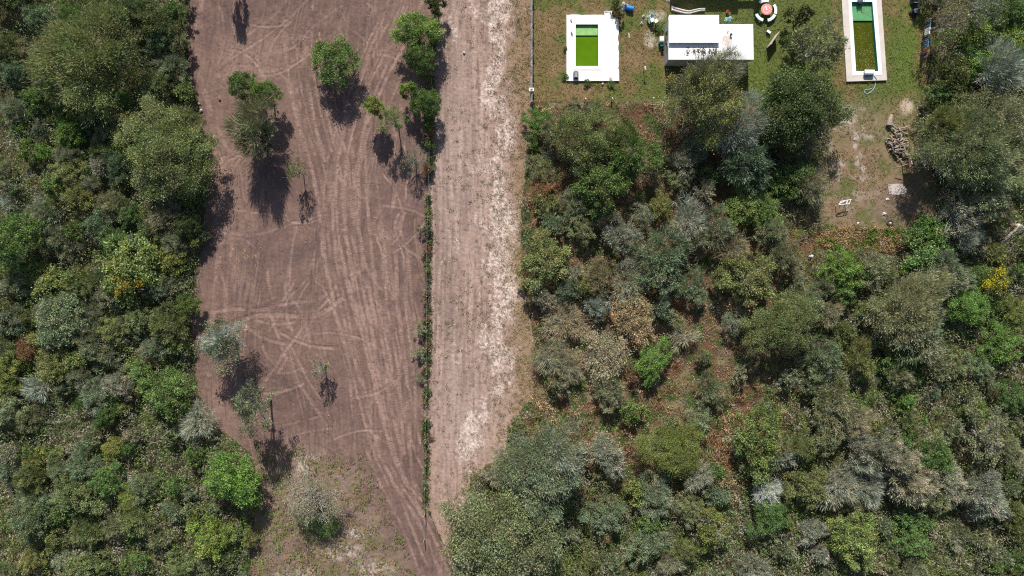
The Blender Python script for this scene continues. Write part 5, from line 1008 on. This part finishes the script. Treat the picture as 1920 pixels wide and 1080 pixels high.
# clothes line
ln_ = empty('clothes_line', gp(1729, 90), 0, 'clothes line with wooden posts along the right side of the lawn', 'clothes line')
LP = [(1731, 44), (1727, 80), (1721, 132)]
for x, y in LP: W(MB().tube([gp(x, y, 0), gp(x, y, 1.7)], .06, 6).build('post', M_wood), ln_)
W(MB().tube([gp(x, y, 1.62) for x, y in LP], .012, 4).build('line', M_wire), ln_)
gm = [(50, M_navy, 'navy cloth first from the top of the clothes line'), (56, M_slate, 'slate cloth second from the top of the clothes line'), (62, M_tarp, 'white cloth third from the top of the clothes line'), (69, M_white, 'bright white cloth fourth from the top of the clothes line'), (77, M_navy, 'navy cloth at the middle of the clothes line'), (86, M_blue, 'blue cloth below the middle of the clothes line'), (93, M_slate, 'slate cloth seventh from the top of the clothes line'), (101, M_red, 'dark red cloth near the lower end of the clothes line'), (108, M_navy, 'navy cloth last on the clothes line')]
for k, (y, m_, lab) in enumerate(gm):
    x = np.interp(y, [44, 80, 132], [1731, 1727, 1721]); rr2 = random.Random(k); bm = bmesh.new(); rows = []
    for i in range(7):
        t_ = i / 6; yy = y - 2.6 + 5.4 * t_; wob = math.sin(i * 1.9 + k) * .9
        rows.append([bm.verts.new(gp(x, yy, 1.63)), bm.verts.new(gp(x + wob * .5 - .5, yy, 1.2)), bm.verts.new(gp(x + wob - 1.2, yy + rr2.uniform(-.5, .5), .72 + rr2.uniform(-.1, .1)))])
    for a_, b_ in zip(rows, rows[1:]):
        for j in range(2): bm.faces.new((a_[j], b_[j], b_[j + 1], a_[j + 1]))
    r2 = [[bm.verts.new(v.co + Vector((.10, .02, -.01 if j == 0 else 0))) for j, v in enumerate(r)] for r in rows]
    for a_, b_ in zip(r2, r2[1:]):
        for j in range(2): bm.faces.new((a_[j], a_[j + 1], b_[j + 1], b_[j]))
    for i in range(6): bm.faces.new((rows[i][0], r2[i][0], r2[i + 1][0], rows[i + 1][0]))
    me = bpy.data.meshes.new('hanging_cloth'); bm.to_mesh(me); bm.free(); tag(linkmesh('hanging_cloth', me, m_), lab, 'laundry', 'laundry on the clothes line')
# dark covered heap by the top border
hp_ = empty('covered_heap', gp(1715, 12), 0, 'black sheeted heap weighed down with bars near the top border', 'heap')
o = crumple('black_sheet', 1716.5, 6, 11.5, 12, 1.0, M_black, 3, None, None); del_ = [o.pop(k) for k in list(o.keys())]; W(o, hp_)
o = crumple('lower_sheet', 1711, 26, 6.5, 9, .6, M_black, 5, None, None); W(o, hp_)
for (xa, ya, xb, yb) in ((1708, 1, 1724, 5), (1707, 9, 1724, 13), (1713, -3, 1716, 16)): W(MB().tube([gp(xa, ya, .75), gp((xa + xb) / 2, (ya + yb) / 2, 1.1), gp(xb, yb, .75)], .05, 5).build('bar', M_steel), hp_)
W(MB().box(gp(1712, 24, .7), (.5, .55, .1), .3).build('lid', M_slate), hp_)
sh = empty('rusty_sheet', gp(1752, 8), 0, 'rust red sheet of metal among the trees at the top border', 'metal sheet'); W(MB().box(gp(1752, 3, .5), (.75, 1.2, .05), .2, .15).build('sheet', M_rust), sh); W(MB().box(gp(1755, 11.5, .56), (.35, .2, .06), .3).build('end_strip', M_white), sh)
# white and brown fallen limb with sheets at the right border
fl = empty('fallen_trunk', gp(1880, 450), 0, 'pale fallen trunk lying diagonally at the right border', 'fallen trunk'); W(MB().tube([gp(1863, 472, .25), gp(1875, 455, .5), gp(1888, 440, .6), gp(1903, 425, .8)], [.26, .22, .17, .1], 8).build('trunk', M_palebark), fl); W(MB().tube([gp(1888, 440, .6), gp(1896, 444, 1.0)], [.1, .04], 6).build('limb', M_palebark), fl)
crumple('torn_tarp', 1911, 428, 9, 8, .7, M_tarp, 8, 'torn white tarp at the right border beside the fallen trunk', 'tarp'); crumple('cardboard', 1901, 424, 6, 5, .35, M_woodend, 10, 'flattened orange brown cardboard left of the torn tarp', 'cardboard')
crumple('sack', 1838, 462, 8, 12, .5, plain("sack", (.30, .26, .22), .9, .3, 5), 11, 'dusty beige sack heap left of the fallen trunk', 'sack')
for (x, y, r_, lab) in ((373, 195, .18, 'pale stone at the thicket edge, upper of two'), (378, 208, .22, 'pale stone at the thicket edge, lower of two'), (870, 99, .16, 'small pale stone in the middle of the road'), (412, 187, .16, 'small dark clod in the upper field'), (820, 121, .2, 'pale stone beside the fence line tree'), (1130, 158, .16, 'small stone below the first pool deck')):
    rg = np.random.RandomState(int(x)); bm = bmesh.new(); bmesh.ops.create_icosphere(bm, subdivisions=2, radius=r_, matrix=Matrix.Translation(gp(x, y, r_ * .5)))
    for v in bm.verts: v.co += Vector(rg.randn(3)) * r_ * .12
    me = bpy.data.meshes.new('stone'); bm.to_mesh(me); bm.free(); tag(linkmesh('stone', me, M_bark if 'clod' in lab else M_concrete), lab, 'stone')
# small plants round the first pool
for (x, y, r_, c, lab) in ((1101, 155, 6, 'green', 'tall small green plant below the middle of the first pool deck'), (1146, 157, 6, 'green', 'low weed clump below the lower right part of the first deck'), (1060, 91, 4, 'green', 'small green tuft touching the middle of the left deck edge'), (1059, 142, 6, 'bright', 'grassy tuft beside the lower left deck edge'), (1162, 30, 8, 'dark', 'dark weed clump right of the deck corner below the barrel'), (1155, 12, 9, 'dark', 'taller dark weeds left of the crumpled sheet'), (1345, 165, 9, 'bright', None), (1237, 55, 8, 'green', 'green bush at the upper left corner of the house')):
    if lab: plant(x, y, r_, c, 'dense', (.45 if r_ < 7 else .55) if y > 50 else 1.1, lab, None, 'weed_clump', 'plant')
# pergola just beyond the top border: only its shadow reaches into the photo
pg = empty('pergola', gp(1330, -70), 0, 'flat roofed pergola just beyond the top of the photo', 'pergola')
W(MB().box(gp(1309, -62, 3.0), (8.2, 4.2, .14)).build('roof', M_rust), pg)
W(MB().box(gp(1393, -44, 3.0), (3.9, .9, .12)).build('side_beam', M_wood), pg); W(MB().box(gp(1413, -52, 3.0), (.8, 4.2, .1)).build('side_beam', M_wood), pg); W(MB().box(gp(1372, -52, 3.0), (.9, 3.5, .1)).build('side_beam', M_wood), pg)
for x, y in ((1253, -88), (1365, -88), (1253, -36), (1365, -36), (1416, -30)): W(MB().tube([gp(x, y, 0), gp(x, y, 2.93)], .09, 7).build('post', M_wood), pg)
# ------------------------------------------------------------------ shrub labels: look + place by landmarks
LM = [((165, 108), 'the largest olive crown'), ((312, 285), 'the big domed olive tree'), ((30, 452), 'the deep green dome'), ((245, 500), 'the yellow blossomed tree'), ((440, 897), 'the bright green corner tree'), ((395, 1003), 'the lime corner tree'),
 ((112, 602), 'the rounded sage dome'), ((50, 655), 'the dead leaved rust bush'), ((312, 732), 'the bright thicket edge tree'), ((372, 790), 'the sprawling pale bush'), ((1095, 262), 'the rounded olive tree'), ((1318, 185), 'the golden olive tree'),
 ((1385, 238), 'the hazy grey tree'), ((1497, 205), 'the dark glossy tree'), ((1238, 482), 'the broad sage crown'), ((1018, 492), 'the roadside olive tree'), ((1400, 522), 'the deep shadowed olive'), ((1225, 675), 'the bright central bush'),
 ((1462, 610), 'the wide olive tree'), ((1580, 505), 'the bright yard bush'), ((1705, 575), 'the broad grey green crown'), ((1815, 572), 'the bright round bush'), ((1862, 530), 'the yellow blossomed bush'), ((1872, 645), 'the bright border bush'),
 ((1015, 880), 'the large grey roadside tree'), ((945, 1015), 'the huge sage tree'), ((1262, 842), 'the yellow green tree'), ((1438, 920), 'the silvery white bush'), ((1650, 850), 'the widest pale tree'), ((1822, 285), 'the enormous tree'), ((1680, 260), 'the woodpile'),
 ((1420, 820), 'the broad yellow green crown'), ((1620, 80), 'the second pool'), ((150, 890), 'the lower left thicket centre'), ((20, 1060), 'the lower left corner'), ((1900, 1060), 'the lower right corner')]
DIRS = ['right of', 'up and right of', 'above', 'up and left of', 'left of', 'down and left of', 'below', 'down and right of']
ORD = ['', 'second ', 'third ', 'fourth ', 'fifth ', 'sixth ', 'seventh ', 'eighth ', 'ninth ', 'tenth ']
buckets = {}
fen = sorted([p for p in PLANTS if p['auto'] == 'fence'], key=lambda p: p['py'])
cnt = {}
for p in fen:
    k = (PAL[p['key']][1], TEX[p['style']]); cnt[k] = cnt.get(k, 0) + 1
    p['o']['label'] = "%s %s bush on the wire fence, %s from the top" % (k[0], k[1], ['first', 'second', 'third', 'fourth', 'fifth', 'sixth', 'seventh', 'eighth', 'ninth', 'tenth', 'eleventh'][cnt[k] - 1])
for p in PLANTS:
    if p['label'] or p['auto'] == 'fence': continue
    (lx, ly), nm = min(LM, key=lambda q: (q[0][0] - p['px']) ** 2 + (q[0][1] - p['py']) ** 2)
    dx = p['px'] - lx; dy = ly - p['py']; d = math.hypot(dx, dy); di = int(round(math.atan2(dy, dx) / (math.pi / 4))) % 8
    size = 'small' if p['r'] < 19 else ('medium' if p['r'] < 28 else 'large')
    kind = 'tree' if p['tall'] else 'shrub'
    buckets.setdefault((size, PAL[p['key']][1], TEX[p['style']], kind, DIRS[di], nm), []).append((d, p))
def short(t):
    w = t.split()
    return t if len(w) <= 16 else ' '.join(w[:3] + w[4:]) 
for (size, colw, tex, kind, dd, nm), L_ in buckets.items():
    L_.sort(key=lambda t: t[0])
    for i, (d, p) in enumerate(L_):
        if i == 0: p['o']['label'] = f"{size} {colw} {tex} {kind} {dd} {nm}"
        else: p['o']['label'] = f"{size} {colw} {tex} {kind}, {ORD[i]}nearest {dd} {nm}"
        p['o']['label'] = short(p['o']['label'])
